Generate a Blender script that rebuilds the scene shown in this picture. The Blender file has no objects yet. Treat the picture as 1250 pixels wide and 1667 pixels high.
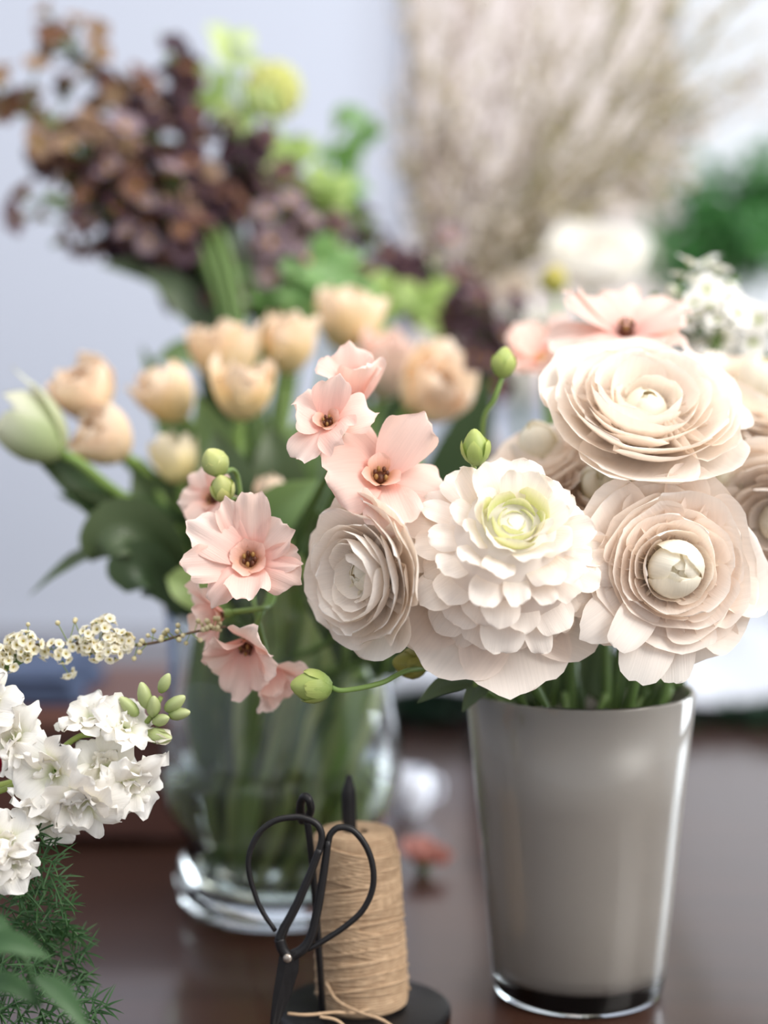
import bpy, math, random
from mathutils import Vector, Matrix, noise
C = bpy.context.scene.collection
R = math.radians
rnd = random.Random(7)

# ---------------------------------------------------------------- camera, world, lights, exposure
F = 2604.0; PITCH = R(4.0); CAMZ = 0.295
cam = bpy.data.objects.new('camera', bpy.data.cameras.new('camera')); C.objects.link(cam)
cam.location = (0, 0, CAMZ); cam.rotation_euler = (math.pi/2 - PITCH, 0, 0)
cam.data.sensor_fit = 'HORIZONTAL'; cam.data.sensor_width = 24; cam.data.lens = 50
cam.data.clip_start = 0.01
cam.data.dof.use_dof = True; cam.data.dof.focus_distance = 0.700; cam.data.dof.aperture_fstop = 2.0
sc = bpy.context.scene; sc.camera = cam
w = bpy.data.worlds.new('world'); sc.world = w; w.use_nodes = True
bg = w.node_tree.nodes['Background']; bg.inputs[0].default_value = (0.92, 0.95, 1.0, 1); bg.inputs[1].default_value = 0.62
def area(name, loc, target, size, size_y, power, col):
    l = bpy.data.lights.new(name, 'AREA'); l.shape = 'RECTANGLE'; l.size = size; l.size_y = size_y
    l.energy = power; l.color = col
    o = bpy.data.objects.new(name, l); C.objects.link(o); o.location = loc
    o.rotation_euler = (Vector(target)-Vector(loc)).to_track_quat('-Z', 'Y').to_euler()
    return o
area('window_light', (1.45, -0.15, 1.45), (0, 0.8, 0.2), 1.1, 1.4, 36, (1.0, 0.95, 0.89))
area('skylight', (-0.2, 0.5, 2.2), (0, 0.8, 0), 1.4, 1.4, 17, (1.0, 0.95, 0.90))
area('side_window_light', (1.45, 1.65, 0.50), (0.1, 0.8, 0.10), 0.6, 0.9, 15, (0.86, 0.94, 1.0))
vs = sc.view_settings; vs.view_transform = 'Standard'; vs.look = 'None'; vs.exposure = 0.53; vs.gamma = 1; vs.use_curve_mapping = False
cy = sc.cycles
cy.use_denoising = True; cy.max_bounces = 14; cy.transparent_max_bounces = 24; cy.transmission_bounces = 12
cy.diffuse_bounces = 5; cy.sample_clamp_indirect = 4.0; cy.blur_glossy = 0.5

# ---------------------------------------------------------------- helpers
def P(px, py, Y):
    dx, up = (px-625)/F, (833.5-py)/F
    d = Vector((dx, math.cos(PITCH)+up*math.sin(PITCH), -math.sin(PITCH)+up*math.cos(PITCH)))
    return Vector((0, 0, CAMZ)) + d*(Y/d.y)
def srgb(c):
    return tuple(((x/255)/12.92 if x/255 <= 0.04045 else ((x/255+0.055)/1.055)**2.4) for x in c)
def lerp(a, b, t): return a+(b-a)*t
def mix(a, b, t): return tuple(lerp(x, y, t) for x, y in zip(a, b))

def new_mat(name):
    m = bpy.data.materials.new(name); m.use_nodes = True
    return m, m.node_tree, m.node_tree.nodes['Principled BSDF']
def basic(name, col, rough=0.5, metal=0.0, noise_scale=0, amt=0.25, bump=0.0, spec=0.5, bdist=0.001):
    m, nt, p = new_mat(name)
    c = srgb(col)
    p.inputs['Roughness'].default_value = rough; p.inputs['Metallic'].default_value = metal
    p.inputs['Specular IOR Level'].default_value = spec
    p.inputs['Base Color'].default_value = (*c, 1)
    tc = nt.nodes.new('ShaderNodeTexCoord'); n = nt.nodes.new('ShaderNodeTexNoise')
    n.inputs['Scale'].default_value = noise_scale or 40; n.inputs['Detail'].default_value = 4
    nt.links.new(tc.outputs['Object'], n.inputs['Vector'])
    mx = nt.nodes.new('ShaderNodeMix'); mx.data_type = 'RGBA'
    mx.inputs[6].default_value = (*[x*(1-amt) for x in c], 1); mx.inputs[7].default_value = (*[min(1, x*(1+amt)) for x in c], 1)
    nt.links.new(n.outputs['Fac'], mx.inputs[0]); nt.links.new(mx.outputs[2], p.inputs['Base Color'])
    if bump:
        b = nt.nodes.new('ShaderNodeBump'); b.inputs['Strength'].default_value = bump; b.inputs['Distance'].default_value = bdist
        nt.links.new(n.outputs['Fac'], b.inputs['Height']); nt.links.new(b.outputs['Normal'], p.inputs['Normal'])
    return m
def petal_mat(name, trans=0.3, veins=0.35, rough=0.6, vscale=34, spec=0.25, warm=(1, 0.93, 0.85)):
    """pigment comes from the petal's own colour attribute; veins run along the petal"""
    m, nt, p = new_mat(name)
    at = nt.nodes.new('ShaderNodeAttribute'); at.attribute_name = 'Col'
    uv = nt.nodes.new('ShaderNodeUVMap'); mp = nt.nodes.new('ShaderNodeMapping')
    mp.inputs['Scale'].default_value = (vscale, 1.6, 1)
    n = nt.nodes.new('ShaderNodeTexNoise'); n.inputs['Scale'].default_value = 1.0; n.inputs['Detail'].default_value = 3
    nt.links.new(uv.outputs[0], mp.inputs[0]); nt.links.new(mp.outputs[0], n.inputs['Vector'])
    b = nt.nodes.new('ShaderNodeBump'); b.inputs['Strength'].default_value = veins; b.inputs['Distance'].default_value = 0.0006
    nt.links.new(n.outputs['Fac'], b.inputs['Height']); nt.links.new(b.outputs['Normal'], p.inputs['Normal'])
    mx = nt.nodes.new('ShaderNodeMix'); mx.data_type = 'RGBA'; mx.blend_type = 'MULTIPLY'
    mr = nt.nodes.new('ShaderNodeMapRange'); mr.inputs[1].default_value = 0.3; mr.inputs[2].default_value = 0.75
    mr.inputs[3].default_value = 0.93; mr.inputs[4].default_value = 1.0
    nt.links.new(n.outputs['Fac'], mr.inputs[0]); mx.inputs[0].default_value = 1
    nt.links.new(at.outputs['Color'], mx.inputs[6]); nt.links.new(mr.outputs[0], mx.inputs[7])
    nt.links.new(mx.outputs[2], p.inputs['Base Color'])
    p.inputs['Roughness'].default_value = rough; p.inputs['Specular IOR Level'].default_value = spec
    tr = nt.nodes.new('ShaderNodeBsdfTranslucent'); ml = nt.nodes.new('ShaderNodeMix'); ml.data_type = 'RGBA'; ml.blend_type = 'MULTIPLY'
    ml.inputs[0].default_value = 1; ml.inputs[7].default_value = (*warm, 1)
    nt.links.new(mx.outputs[2], ml.inputs[6]); nt.links.new(ml.outputs[2], tr.inputs['Color'])
    ms = nt.nodes.new('ShaderNodeMixShader'); ms.inputs[0].default_value = trans
    nt.links.new(p.outputs[0], ms.inputs[1]); nt.links.new(tr.outputs[0], ms.inputs[2])
    nt.links.new(ms.outputs[0], nt.nodes['Material Output'].inputs['Surface'])
    return m
M = {}
M['petal'] = petal_mat('petal', 0.34)
M['leaf'] = petal_mat('leaf', 0.22, 0.3, 0.42, 20, 0.45, (0.9, 1, 0.5))
M['stem'] = petal_mat('stem', 0.08, 0.15, 0.45, 12, 0.4, (0.9, 1, 0.6))

class MB:
    def __init__(s): s.v = []; s.f = []; s.c = []; s.uv = []
    def add(s, v, f, c=None, uv=None):
        b = len(s.v); s.v += [Vector(x) for x in v]; s.f += [tuple(i+b for i in q) for q in f]
        s.c += (c if isinstance(c, list) else [c or (1, 1, 1)]*len(v)); s.uv += (uv or [(0, 0)]*len(v)); return s
    def mesh(s, name, mat, off=Vector((0, 0, 0)), smooth=True):
        me = bpy.data.meshes.new(name); me.from_pydata([x-off for x in s.v], [], s.f)
        a = me.color_attributes.new('Col', 'FLOAT_COLOR', 'POINT')
        a.data.foreach_set('color', [y for c in s.c for y in (*c, 1.0)])
        ul = me.uv_layers.new(name='UVMap'); li = [0]*len(me.loops); me.loops.foreach_get('vertex_index', li)
        ul.data.foreach_set('uv', [y for i in li for y in s.uv[i]])
        if smooth: me.polygons.foreach_set('use_smooth', [True]*len(me.polygons))
        me.materials.append(mat); me.update(); return me
    def build(s, name, mat, parent=None, smooth=True):
        off = parent.location if parent else Vector((0, 0, 0))
        if parent and parent.parent: off = parent.parent.location + parent.location
        o = bpy.data.objects.new(name, s.mesh(name, mat, off, smooth)); C.objects.link(o); o.parent = parent
        return o
def thing(name, label, cat, loc, group=None):
    o = bpy.data.objects.new(name, None); C.objects.link(o); o.location = Vector(loc); o.empty_display_size = 0.01
    o['label'] = label; o['category'] = cat
    if group: o['group'] = group
    return o
def tag(o, label, cat, group=None, kind=None):
    o['label'] = label; o['category'] = cat
    if group: o['group'] = group
    if kind: o['kind'] = kind
    return o
def inst(name, mesh, parent, mat4):
    o = bpy.data.objects.new(name, mesh); C.objects.link(o); o.parent = parent
    off = parent.location if parent else Vector()
    o.matrix_local = Matrix.Translation(-off) @ mat4
    return o

def smooth_path(pts, n=6):
    pts = [Vector(p) for p in pts]
    if len(pts) < 3: return [pts[0].lerp(pts[-1], i/n) for i in range(n+1)]
    out = []; q = [pts[0]*2-pts[1]] + pts + [pts[-1]*2-pts[-2]]
    for i in range(1, len(q)-2):
        a, b, c, d = q[i-1:i+3]
        for k in range(n):
            t = k/n
            out.append(0.5*((2*b)+(c-a)*t+(2*a-5*b+4*c-d)*t*t+(-a+3*b-3*c+d)*t**3))
    out.append(pts[-1]); return out
def frames(pts):
    n = len(pts); T = [(pts[min(i+1, n-1)]-pts[max(i-1, 0)]).normalized() for i in range(n)]
    u = T[0].orthogonal().normalized(); fr = []
    for t in T:
        u = (u - t*u.dot(t)); u = u.normalized() if u.length > 1e-9 else t.orthogonal().normalized()
        fr.append((t, u, t.cross(u)))
    return fr
def tube(mb, pts, rad, seg=8, col=(1, 1, 1), col2=None, n=6, cap=True):
    pts = smooth_path(pts, n) if n else [Vector(p) for p in pts]
    N = len(pts); fr = frames(pts); v = []; f = []; c = []; uv = []
    rf = rad if callable(rad) else (lambda t: rad)
    for i, p in enumerate(pts):
        t = i/(N-1); r = rf(t)
        for k in range(seg):
            a = 2*math.pi*k/seg
            v.append(p+fr[i][1]*math.cos(a)*r+fr[i][2]*math.sin(a)*r); c.append(mix(col, col2 or col, t)); uv.append((k/seg*0.3, t*4))
    for i in range(N-1):
        for k in range(seg):
            f.append((i*seg+k, i*seg+(k+1) % seg, (i+1)*seg+(k+1) % seg, (i+1)*seg+k))
    if cap: f.append(tuple(range(seg))[::-1]); f.append(tuple(range((N-1)*seg, N*seg)))
    mb.add(v, f, c, uv); return mb
def lathe(mb, prof, center, seg=64, col=(1, 1, 1)):
    cx, cy_, cz = center; v = []; f = []; m = len(prof)
    for r, z in prof:
        for k in range(seg):
            a = 2*math.pi*k/seg; v.append((cx+r*math.cos(a), cy_+r*math.sin(a), cz+z))
    for i in range(m-1):
        for k in range(seg):
            f.append((i*seg+k, i*seg+(k+1) % seg, (i+1)*seg+(k+1) % seg, (i+1)*seg+k))
    if prof[0][0] > 1e-6: f.append(tuple(range(seg))[::-1])
    if prof[-1][0] > 1e-6: f.append(tuple(range((m-1)*seg, m*seg)))
    mb.add(v, f, col); return mb
def box(mb, lo, hi, col=(1, 1, 1)):
    x0, y0, z0 = lo; x1, y1, z1 = hi
    v = [(x0,y0,z0),(x1,y0,z0),(x1,y1,z0),(x0,y1,z0),(x0,y0,z1),(x1,y0,z1),(x1,y1,z1),(x0,y1,z1)]
    mb.add(v, [(3,2,1,0),(4,5,6,7),(0,1,5,4),(1,2,6,5),(2,3,7,6),(3,0,4,7)], col); return mb
def axis_mat(loc, axis, spin=0.0, scale=1.0):
    q = Vector(axis).normalized().to_track_quat('Z', 'Y')
    return Matrix.Translation(Vector(loc)) @ q.to_matrix().to_4x4() @ Matrix.Rotation(spin, 4, 'Z') @ Matrix.Scale(scale, 4)

def outline(t, base, peak, tipw=0.0):
    if t < peak: return base+(1-base)*math.sin(t/peak*math.pi/2)
    s = min(1, (t-peak)/(1-peak)); return max(tipw, (1-s*s)**0.46)
def petal(mb, M4, ang, L, W, phi0, phi1, r0=0.0, z0=0.0, kc=1.0, pw=1.0, base=0.35, peak=0.6, ruffle=0.0, seed=0,
          cols=((1, 1, 1), (1, 1, 1)), nu=8, nv=10, tip=0.0, twist=0.0, rmin=0.004, jag=0.03, cpow=1.0, roll=0.0):
    """A petal that starts at (r0,z0) by the flower's axis and bends from elevation phi0 to phi1 (degrees)."""
    rr = random.Random(seed); ph = rr.uniform(0, 6.28); ph2 = rr.uniform(0, 6.28); sk = rr.uniform(-0.12, 0.12)
    K = 40; cur = []; r, z = r0, z0; 
    for i in range(K+6):
        t = i/K; phi = R(lerp(phi0, phi1, t**pw) + (tip*((t-0.75)/0.25)**1.5 if t > 0.75 else 0))
        cur.append((r, z, phi)); r += math.cos(phi)*L/K; z += math.sin(phi)*L/K
    v = []; f = []; c = []; uv = []
    ca, sa = math.cos(ang), math.sin(ang)
    for j in range(nv+1):
        h_ = j/nv; t0 = peak*h_/0.42 if h_ < 0.42 else peak+(1-peak)*math.sin((h_-0.42)/0.58*math.pi/2)
        for i in range(nu+1):
            u = -1+2*i/nu
            ol = outline(t0, base, peak, 0.05); us = u*ol
            t = min(1.09, max(0, t0*(1+jag*t0*t0*(math.sin(us*5+ph)+0.5*math.sin(us*13+ph2)-abs(us)*0.8))))
            x = t*K; k = min(K+4, int(x)); a = x-k
            rr_, zz, phi = lerp(cur[k][0], cur[k+1][0], a), lerp(cur[k][1], cur[k+1][1], a), cur[k][2]
            hw = W*ol
            Rc = kc*max(rr_, rmin)/max(abs(math.sin(phi)), 0.4)
            Rc = max(Rc, hw/1.9)
            th = u*hw/Rc
            nx, nz = -math.sin(phi), math.cos(phi)
            d = Rc*(1-math.cos(th))
            d += ruffle*(t0**2)*(0.25+us*us)*(math.sin(us*4.2+ph+t0*2)+0.6*math.sin(us*8.5+ph2))
            d += roll*u*W*t0
            y = Rc*math.sin(th) + sk*W*t0*t0 + twist*t0*W
            X = rr_+nx*d; Z = zz+nz*d
            v.append(M4 @ Vector((X*ca-y*sa, X*sa+y*ca, Z)))
            tc = t0**cpow
            if len(cols) == 2: cc = mix(cols[0], cols[1], tc)
            else: cc = mix(cols[0], cols[1], min(1, tc*2)) if tc < 0.5 else mix(cols[1], cols[2], tc*2-1)
            c.append(cc); uv.append((0.5+u*0.5*(hw/W)+seed*0.37 % 7, t0+seed*0.11 % 5))
    for j in range(nv):
        for i in range(nu):
            q = j*(nu+1)+i; f.append((q, q+1, q+nu+2, q+nu+1))
    mb.add(v, f, c, uv); return mb
def leaf(mb, pts, W, up=(0, -0.4, 1), fold=0.25, peak=0.4, cols=None, nu=6, n=5, wave=0.0, seed=0, base=0.3, tipw=0.0, pointy=1.0):
    cols = cols or (srgb((70, 100, 60)), srgb((90, 125, 70)))
    pts = smooth_path(pts, n); N = len(pts); v = []; f = []; c = []; uv = []; up = Vector(up).normalized(); rr = random.Random(seed); ph = rr.uniform(0, 6)
    for j, p in enumerate(pts):
        t = j/(N-1); T = (pts[min(j+1, N-1)]-pts[max(j-1, 0)]).normalized()
        s = T.cross(up); s = s.normalized() if s.length > 1e-6 else T.orthogonal().normalized(); nn = s.cross(T)
        hw = W*(base+(1-base)*math.sin(t/peak*math.pi/2) if t < peak else max(tipw, math.cos((t-peak)/(1-peak)*math.pi/2)**pointy))
        for i in range(nu+1):
            u = -1+2*i/nu
            v.append(p+s*u*hw+nn*(abs(u)*hw*fold+wave*W*u*math.sin(t*9+ph+(1 if u > 0 else 0))))
            c.append(mix(cols[0], cols[1], t*0.7+0.3*abs(u))); uv.append((u*0.5+seed, t))
    for j in range(N-1):
        for i in range(nu):
            q = j*(nu+1)+i; f.append((q, q+1, q+nu+2, q+nu+1))
    mb.add(v, f, c, uv); return mb
def blob(mb, M4, rx, ry, rz, seg=12, rings=8, col=(1, 1, 1), col2=None, ribs=0, rib=0.0, point=0.0):
    v = []; f = []; c = []
    for j in range(rings+1):
        th = math.pi*j/rings; z = -math.cos(th); s = math.sin(th)
        if z > 0: s *= (1-point*z)
        for k in range(seg):
            a = 2*math.pi*k/seg; q = s*(1+rib*math.cos(ribs*a)) if ribs else s
            v.append(M4 @ Vector((rx*q*math.cos(a), ry*q*math.sin(a), rz*z))); c.append(mix(col, col2 or col, j/rings))
    for j in range(rings):
        for k in range(seg):
            f.append((j*seg+k, j*seg+(k+1) % seg, (j+1)*seg+(k+1) % seg, (j+1)*seg+k))
    mb.add(v, f, c); return mb

# colours -----------------------------------------------------------------
CREAM = srgb((254, 248, 241)); BLUSH = srgb((254, 241, 232)); PEACHB = srgb((253, 231, 215)); IVORY = srgb((254, 250, 236)); LIME = srgb((222, 230, 160))
STEMG = srgb((112, 140, 72)); STEMD = srgb((70, 96, 50)); LEAFD = srgb((68, 90, 58)); LEAFM = srgb((98, 126, 78)); LEAFL = srgb((140, 170, 90))

# ---------------------------------------------------------------- the setting
def struct(name, mb, mat):
    o = mb.build(name, mat, smooth=False); o['kind'] = 'structure'; return o
mwall = basic('wall_paint', (193, 199, 213), 0.9, noise_scale=3, amt=0.02)
YW = 2.30
struct('wall_back', box(MB(), (-2.6, YW, -0.75), (2.6, YW+0.1, 2.2)), mwall)
struct('wall_left', box(MB(), (-2.7, -1.2, -0.75), (-2.6, YW, 2.2)), mwall)
struct('floor', box(MB(), (-2.6, -1.2, -0.80), (2.6, YW, -0.75)), basic('floor_boards', (120, 100, 88), 0.5, noise_scale=6))
pan = box(MB(), (P(668, 0, YW).x, YW-0.03, 0.30), (P(1094, 0, YW).x, YW-0.002, 1.3)).build('pin_board', basic('pin_board_linen', (206, 196, 192), 0.95, noise_scale=60, amt=0.05), smooth=False)
tag(pan, 'pale pinkish beige board hanging on the wall behind the branches', 'board')
# right of the board: white panelled door leaf
dr = box(MB(), (P(1094, 0, YW).x+0.002, YW-0.045, -0.75), (P(1094, 0, YW).x+0.9, YW-0.002, 1.5)).build('door_1', basic('door_paint', (196, 200, 206), 0.5, amt=0.01), smooth=False)
dr['kind'] = 'structure'

# table ---------------------------------------------------------------------
def wood_mat(name, c1, c2, rough=0.3, scale=(2.2, 30, 30), coat=0.0, spec=0.5):
    m, nt, p = new_mat(name)
    tc = nt.nodes.new('ShaderNodeTexCoord'); mp = nt.nodes.new('ShaderNodeMapping'); mp.inputs['Scale'].default_value = scale
    n = nt.nodes.new('ShaderNodeTexNoise'); n.inputs['Scale'].default_value = 1.4; n.inputs['Detail'].default_value = 6; n.inputs['Distortion'].default_value = 0.6
    cr = nt.nodes.new('ShaderNodeMix'); cr.data_type = 'RGBA'
    cr.inputs[6].default_value = (*srgb(c1), 1); cr.inputs[7].default_value = (*srgb(c2), 1)
    nt.links.new(tc.outputs['Object'], mp.inputs[0]); nt.links.new(mp.outputs[0], n.inputs['Vector'])
    nt.links.new(n.outputs['Fac'], cr.inputs[0]); nt.links.new(cr.outputs[2], p.inputs['Base Color'])
    p.inputs['Roughness'].default_value = rough; p.inputs['Coat Weight'].default_value = coat; p.inputs['Coat Roughness'].default_value = 0.13
    p.inputs['Specular IOR Level'].default_value = spec
    return m
mtab = wood_mat('table_wood', (38, 20, 14), (70, 42, 30), 0.38, coat=.75)
tab = thing('table', 'dark reddish brown polished wooden table that everything stands on', 'table', (0, 0.9, -0.75))
box(MB(), (-1.3, 0.20, -0.035), (1.3, 2.02, 0.0)).build('tabletop', mtab, tab, smooth=False)
for x in (-1.2, 1.2):
    for y in (0.3, 1.92): tube(MB(), [(x, y, -0.036), (x, y, -0.75)], lambda t: lerp(0.04, 0.025, t), 16).build('leg', mtab, tab)

# ---------------------------------------------------------------- white vase
VX = P(940, 1615, 0.785); VX.z = 0
mg, nt, pg = new_mat('clear_glass')
pg.inputs['Base Color'].default_value = (0.93, 0.98, 0.99, 1); pg.inputs['Transmission Weight'].default_value = 1; pg.inputs['Roughness'].default_value = 0.0; pg.inputs['IOR'].default_value = 1.45
mw, nt, pw_ = new_mat('water')
pw_.inputs['Base Color'].default_value = (0.96, 0.99, 0.86, 1); pw_.inputs['Transmission Weight'].default_value = 1; pw_.inputs['Roughness'].default_value = 0.0; pw_.inputs['IOR'].default_value = 1.33
vz = thing('vase', 'white tapered glass vase with a thick clear base, full of cream ranunculus', 'vase', VX)
H = 0.153; rt, rb = 0.0565, 0.0425
def tp(z, d=0): return lerp(rb, rt, z/H)-d
lathe(MB(), [(0, 0), (rb-0.004, 0), (rb-0.001, 0.0015), (tp(0.006), 0.006), (tp(0.05), 0.05), (tp(0.1), 0.1), (tp(H), H-0.001), (tp(H)-0.0008, H), (tp(H, 0.0034), H-0.001), (tp(0.1, 0.0036), 0.1), (tp(0.05, 0.0038), 0.05), (tp(0.018, 0.006), 0.018), (tp(0.014, 0.012), 0.0145), (0, 0.0138)], VX).build('glass_shell', mg, vz)
lathe(MB(), [(0, 0.0092), (tp(0.009, 0.012), 0.0098), (tp(0.013, 0.0045), 0.0135), (tp(0.02, 0.0016), 0.02), (tp(0.05, 0.0013), 0.05), (tp(0.1, 0.0012), 0.1), (tp(H, 0.0010), H-0.0013), (tp(H, 0.0022), H-0.0013), (tp(0.1, 0.0026), 0.1), (tp(0.02, 0.0035), 0.02), (tp(0.02, 0.012), 0.0125), (0, 0.0120)], VX).build('white_liner', basic('white_vase_liner', (174, 164, 155), 0.35, amt=0.01), vz)

# ---------------------------------------------------------------- ranunculus
def to_vase(head, axis, Vc, rimz, rimr, seed, bot=0.02, botr=None, drop=0.03):
    rr = random.Random(seed)
    a = rr.uniform(0, 6.28); d = Vector((head.x-Vc.x, head.y-Vc.y)); 
    dl = min(d.length*0.6, rimr*0.8); d = d.normalized()*dl if d.length > 1e-6 else d
    ax = Vector(axis).normalized()
    j = Vector((rr.uniform(-1, 1), rr.uniform(-1, 1)))*rimr*0.22
    r_ = Vector((Vc.x+d.x+j.x, Vc.y+d.y+j.y, rimz)); br = (botr or rimr*0.6)
    b = Vector((Vc.x-d.x*0.5+math.cos(a)*br*0.5, Vc.y-d.y*0.5+math.sin(a)*br*0.5, bot))
    p1 = head-ax*drop
    if p1.z < rimz+0.005: p1.z = rimz+0.005+rr.uniform(0, .01)
    return [head, p1, r_, b]
def stem_part(T, pts, r=0.0022, c1=STEMG, c2=STEMD, name='stem', r2=None):
    tube(MB(), pts, lambda t: lerp(r, r2 or r, t), 8, c1, c2, n=8).build(name, M['stem'], T)

def ranunculus(label, c, axis, Rad, n=52, seed=1, tint=0.5, spin=0, vase=None, flat=1.0, gap=None, ncol=None, group=None, nu=12, nv=13, ruff=0.0011, centre=LIME, openk=0.0, ball=0.34, wide=0.72, calyx=True, mid=112, extras=False, sink=0.0):
    T = thing('ranunculus', label, 'flower', c, group)
    M4 = axis_mat(c, axis, spin); ax = Vector(axis).normalized()
    M4 = M4 @ Matrix.Translation((0, 0, -0.38*Rad))
    rr = random.Random(seed)
    nb = int(n*0.30)
    for i in range(n):
        f = i/(n-1); a = i*2.39996+rr.uniform(-0.25, 0.25)
        if i < nb:
            g = i/nb; Rm = Rad*lerp(0.10, ball, g**0.8)*rr.uniform(.96, 1.04); p1 = lerp(180, 150, g)+rr.uniform(-6, 6); p0 = 12; z0 = Rad*flat*0.16+1.45*(Rad*ball-Rm)-sink*Rad
            W = Rm*1.25
        else:
            g = (i-nb)/(n-1-nb); Rm = Rad*lerp(ball, 1, g**0.85)*rr.uniform(.95, 1.05); p1 = lerp(mid, 24, g**0.62)+rr.uniform(-9, 9)+openk; p0 = lerp(8, -8, g); z0 = Rad*flat*0.16*(1-g)
            W = Rm*lerp(1.25, wide, g**0.7)*rr.uniform(0.88, 1.12)
        K = 30; r = 0; rm = 0
        for k in range(K):
            r += math.cos(R(lerp(p0, p1, k/K)))/K; rm = max(rm, r)
        L = Rm/max(rm, 0.22)
        if i < nb:
            k = min(1, i/nb*1.3+.1); cols = (mix(centre, IVORY, k*.6), mix(centre, IVORY, k), IVORY)
        else:
            bl = mix(CREAM, PEACHB, tint*rr.uniform(0.4, 1.0)); cols = (mix(bl, LIME, 0.25 if g < .3 else 0), bl, mix(CREAM, BLUSH, tint*rr.uniform(0, .8)))
        mb = petal(MB(), M4, a, L, W, p0, p1, 0, z0, kc=1.0, base=0.5, peak=0.62, ruffle=ruff*(0.3+f), seed=seed*100+i, cols=cols, nu=nu, nv=nv, rmin=0.002, jag=0.03, tip=(-12*f if rr.random() < .6 else 6), roll=rr.uniform(-.05, .05))
        mb.build('petal', M['petal'], T)
    blob(MB(), M4 @ Matrix.Translation((0, 0, Rad*flat*.16+Rad*ball*.80-sink*Rad)), Rad*ball*.72, Rad*ball*.72, Rad*ball*.74, 14, 10, centre, mix(centre, IVORY, .55), ribs=5, rib=.05, point=.3).build('flower_centre', M['petal'], T)
    if extras:   # loose petals fallen open towards the lower left
        for k, (a_, l_, w_, e_) in enumerate([(3.75, 1.12, .26, 30), (4.05, 1.05, .22, 44), (4.40, 1.16, .30, 26), (3.45, 1.05, .24, 20), (3.1, .98, .2, 34), (4.75, 1.08, .24, 18)]):
            wa = M4.to_3x3().inverted() @ Vector((math.cos(a_), 0, math.sin(a_))); al = math.atan2(wa.y, wa.x)
            petal(MB(), M4, al, Rad*l_, Rad*w_, e_*1.15, e_*.1, Rad*.14, Rad*.06, kc=3, base=.4, peak=.64, ruffle=.0012, seed=700+k, cols=(BLUSH, mix(BLUSH, CREAM, .6), CREAM), nu=10, nv=12, rmin=.01, jag=.02, tip=-15).build('loose_petal', M['petal'], T)
    if calyx:
        mb = MB()
        for k in range(5): petal(mb, M4, k*1.2566+0.3, Rad*0.45, Rad*0.14, -25, -5, 0, -0.004, kc=3, base=.6, peak=.3, seed=k, cols=(STEMG, LEAFL), nu=4, nv=5)
        mb.build('calyx', M['leaf'], T)
    if vase:
        base = M4 @ Vector((0, 0, 0)); stem_part(T, to_vase(base, axis, *vase, seed), 0.0024)
    return T
VW = (VX, H-0.004, 0.048)
ranunculus('large creamy white ranunculus at upper right, tipped upwards, swirled centre showing', P(1052, 655, 0.735), (0.06, -0.62, 0.78), 0.0500, 38, 3, 0.12, mid=104, vase=VW, flat=1.0, wide=.90, ball=.23, ruff=.0013, sink=.17, openk=16, centre=srgb((226, 234, 170)))
ranunculus('blush ranunculus with a tight ivory ball centre, facing out above the white vase', P(1095, 928, 0.70), (0.08, -0.98, 0.12), 0.0425, 38, 5, 0.42, spin=2.2, vase=VW, ball=.34, wide=.84, centre=srgb((236, 238, 206)), ruff=.0017, mid=102, extras=True, sink=.10)
ranunculus('cream ranunculus turned sideways to the left, at the left edge of the white bunch', P(583, 935, 0.70), (-0.74, -0.66, -0.06), 0.0385, 38, 8, 0.06, vase=VW, openk=20, mid=104, ball=.24, ruff=.0016, sink=.24, centre=srgb((200, 204, 150)))
ranunculus('cream ranunculus cut by the right edge of the photo, lower of the two there', P(1262, 850, 0.745), (-0.55, -0.80, -0.05), 0.043, 46, 11, 0.3, vase=VW, openk=14, centre=srgb((150, 150, 90)), ball=.24, sink=.2)
ranunculus('soft cream ranunculus behind at the right edge, above its neighbour', P(1225, 640, 0.82), (0.3, -0.55, 0.8), 0.0400, 34, 13, 0.2, vase=VW, nu=6, nv=7)
ranunculus('half hidden cream ranunculus between the layered bloom and the large upturned one', P(880, 745, 0.785), (-0.35, -0.35, 0.85), 0.036, 26, 17, 0.4, vase=VW, nu=6, nv=7)
ranunculus('half hidden cream ranunculus tucked below the large upturned bloom at far right', P(1165, 800, 0.765), (0.35, -0.5, 0.7), 0.036, 24, 19, 0.5, vase=VW, nu=6, nv=7)

VW = VW
ranunculus('peach shaded ranunculus deep in the gap between the three largest blooms', P(975, 800, 0.765), (-.1, -.8, .5), 0.034, 24, 23, 0.9, vase=VW, nu=6, nv=7)
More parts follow.
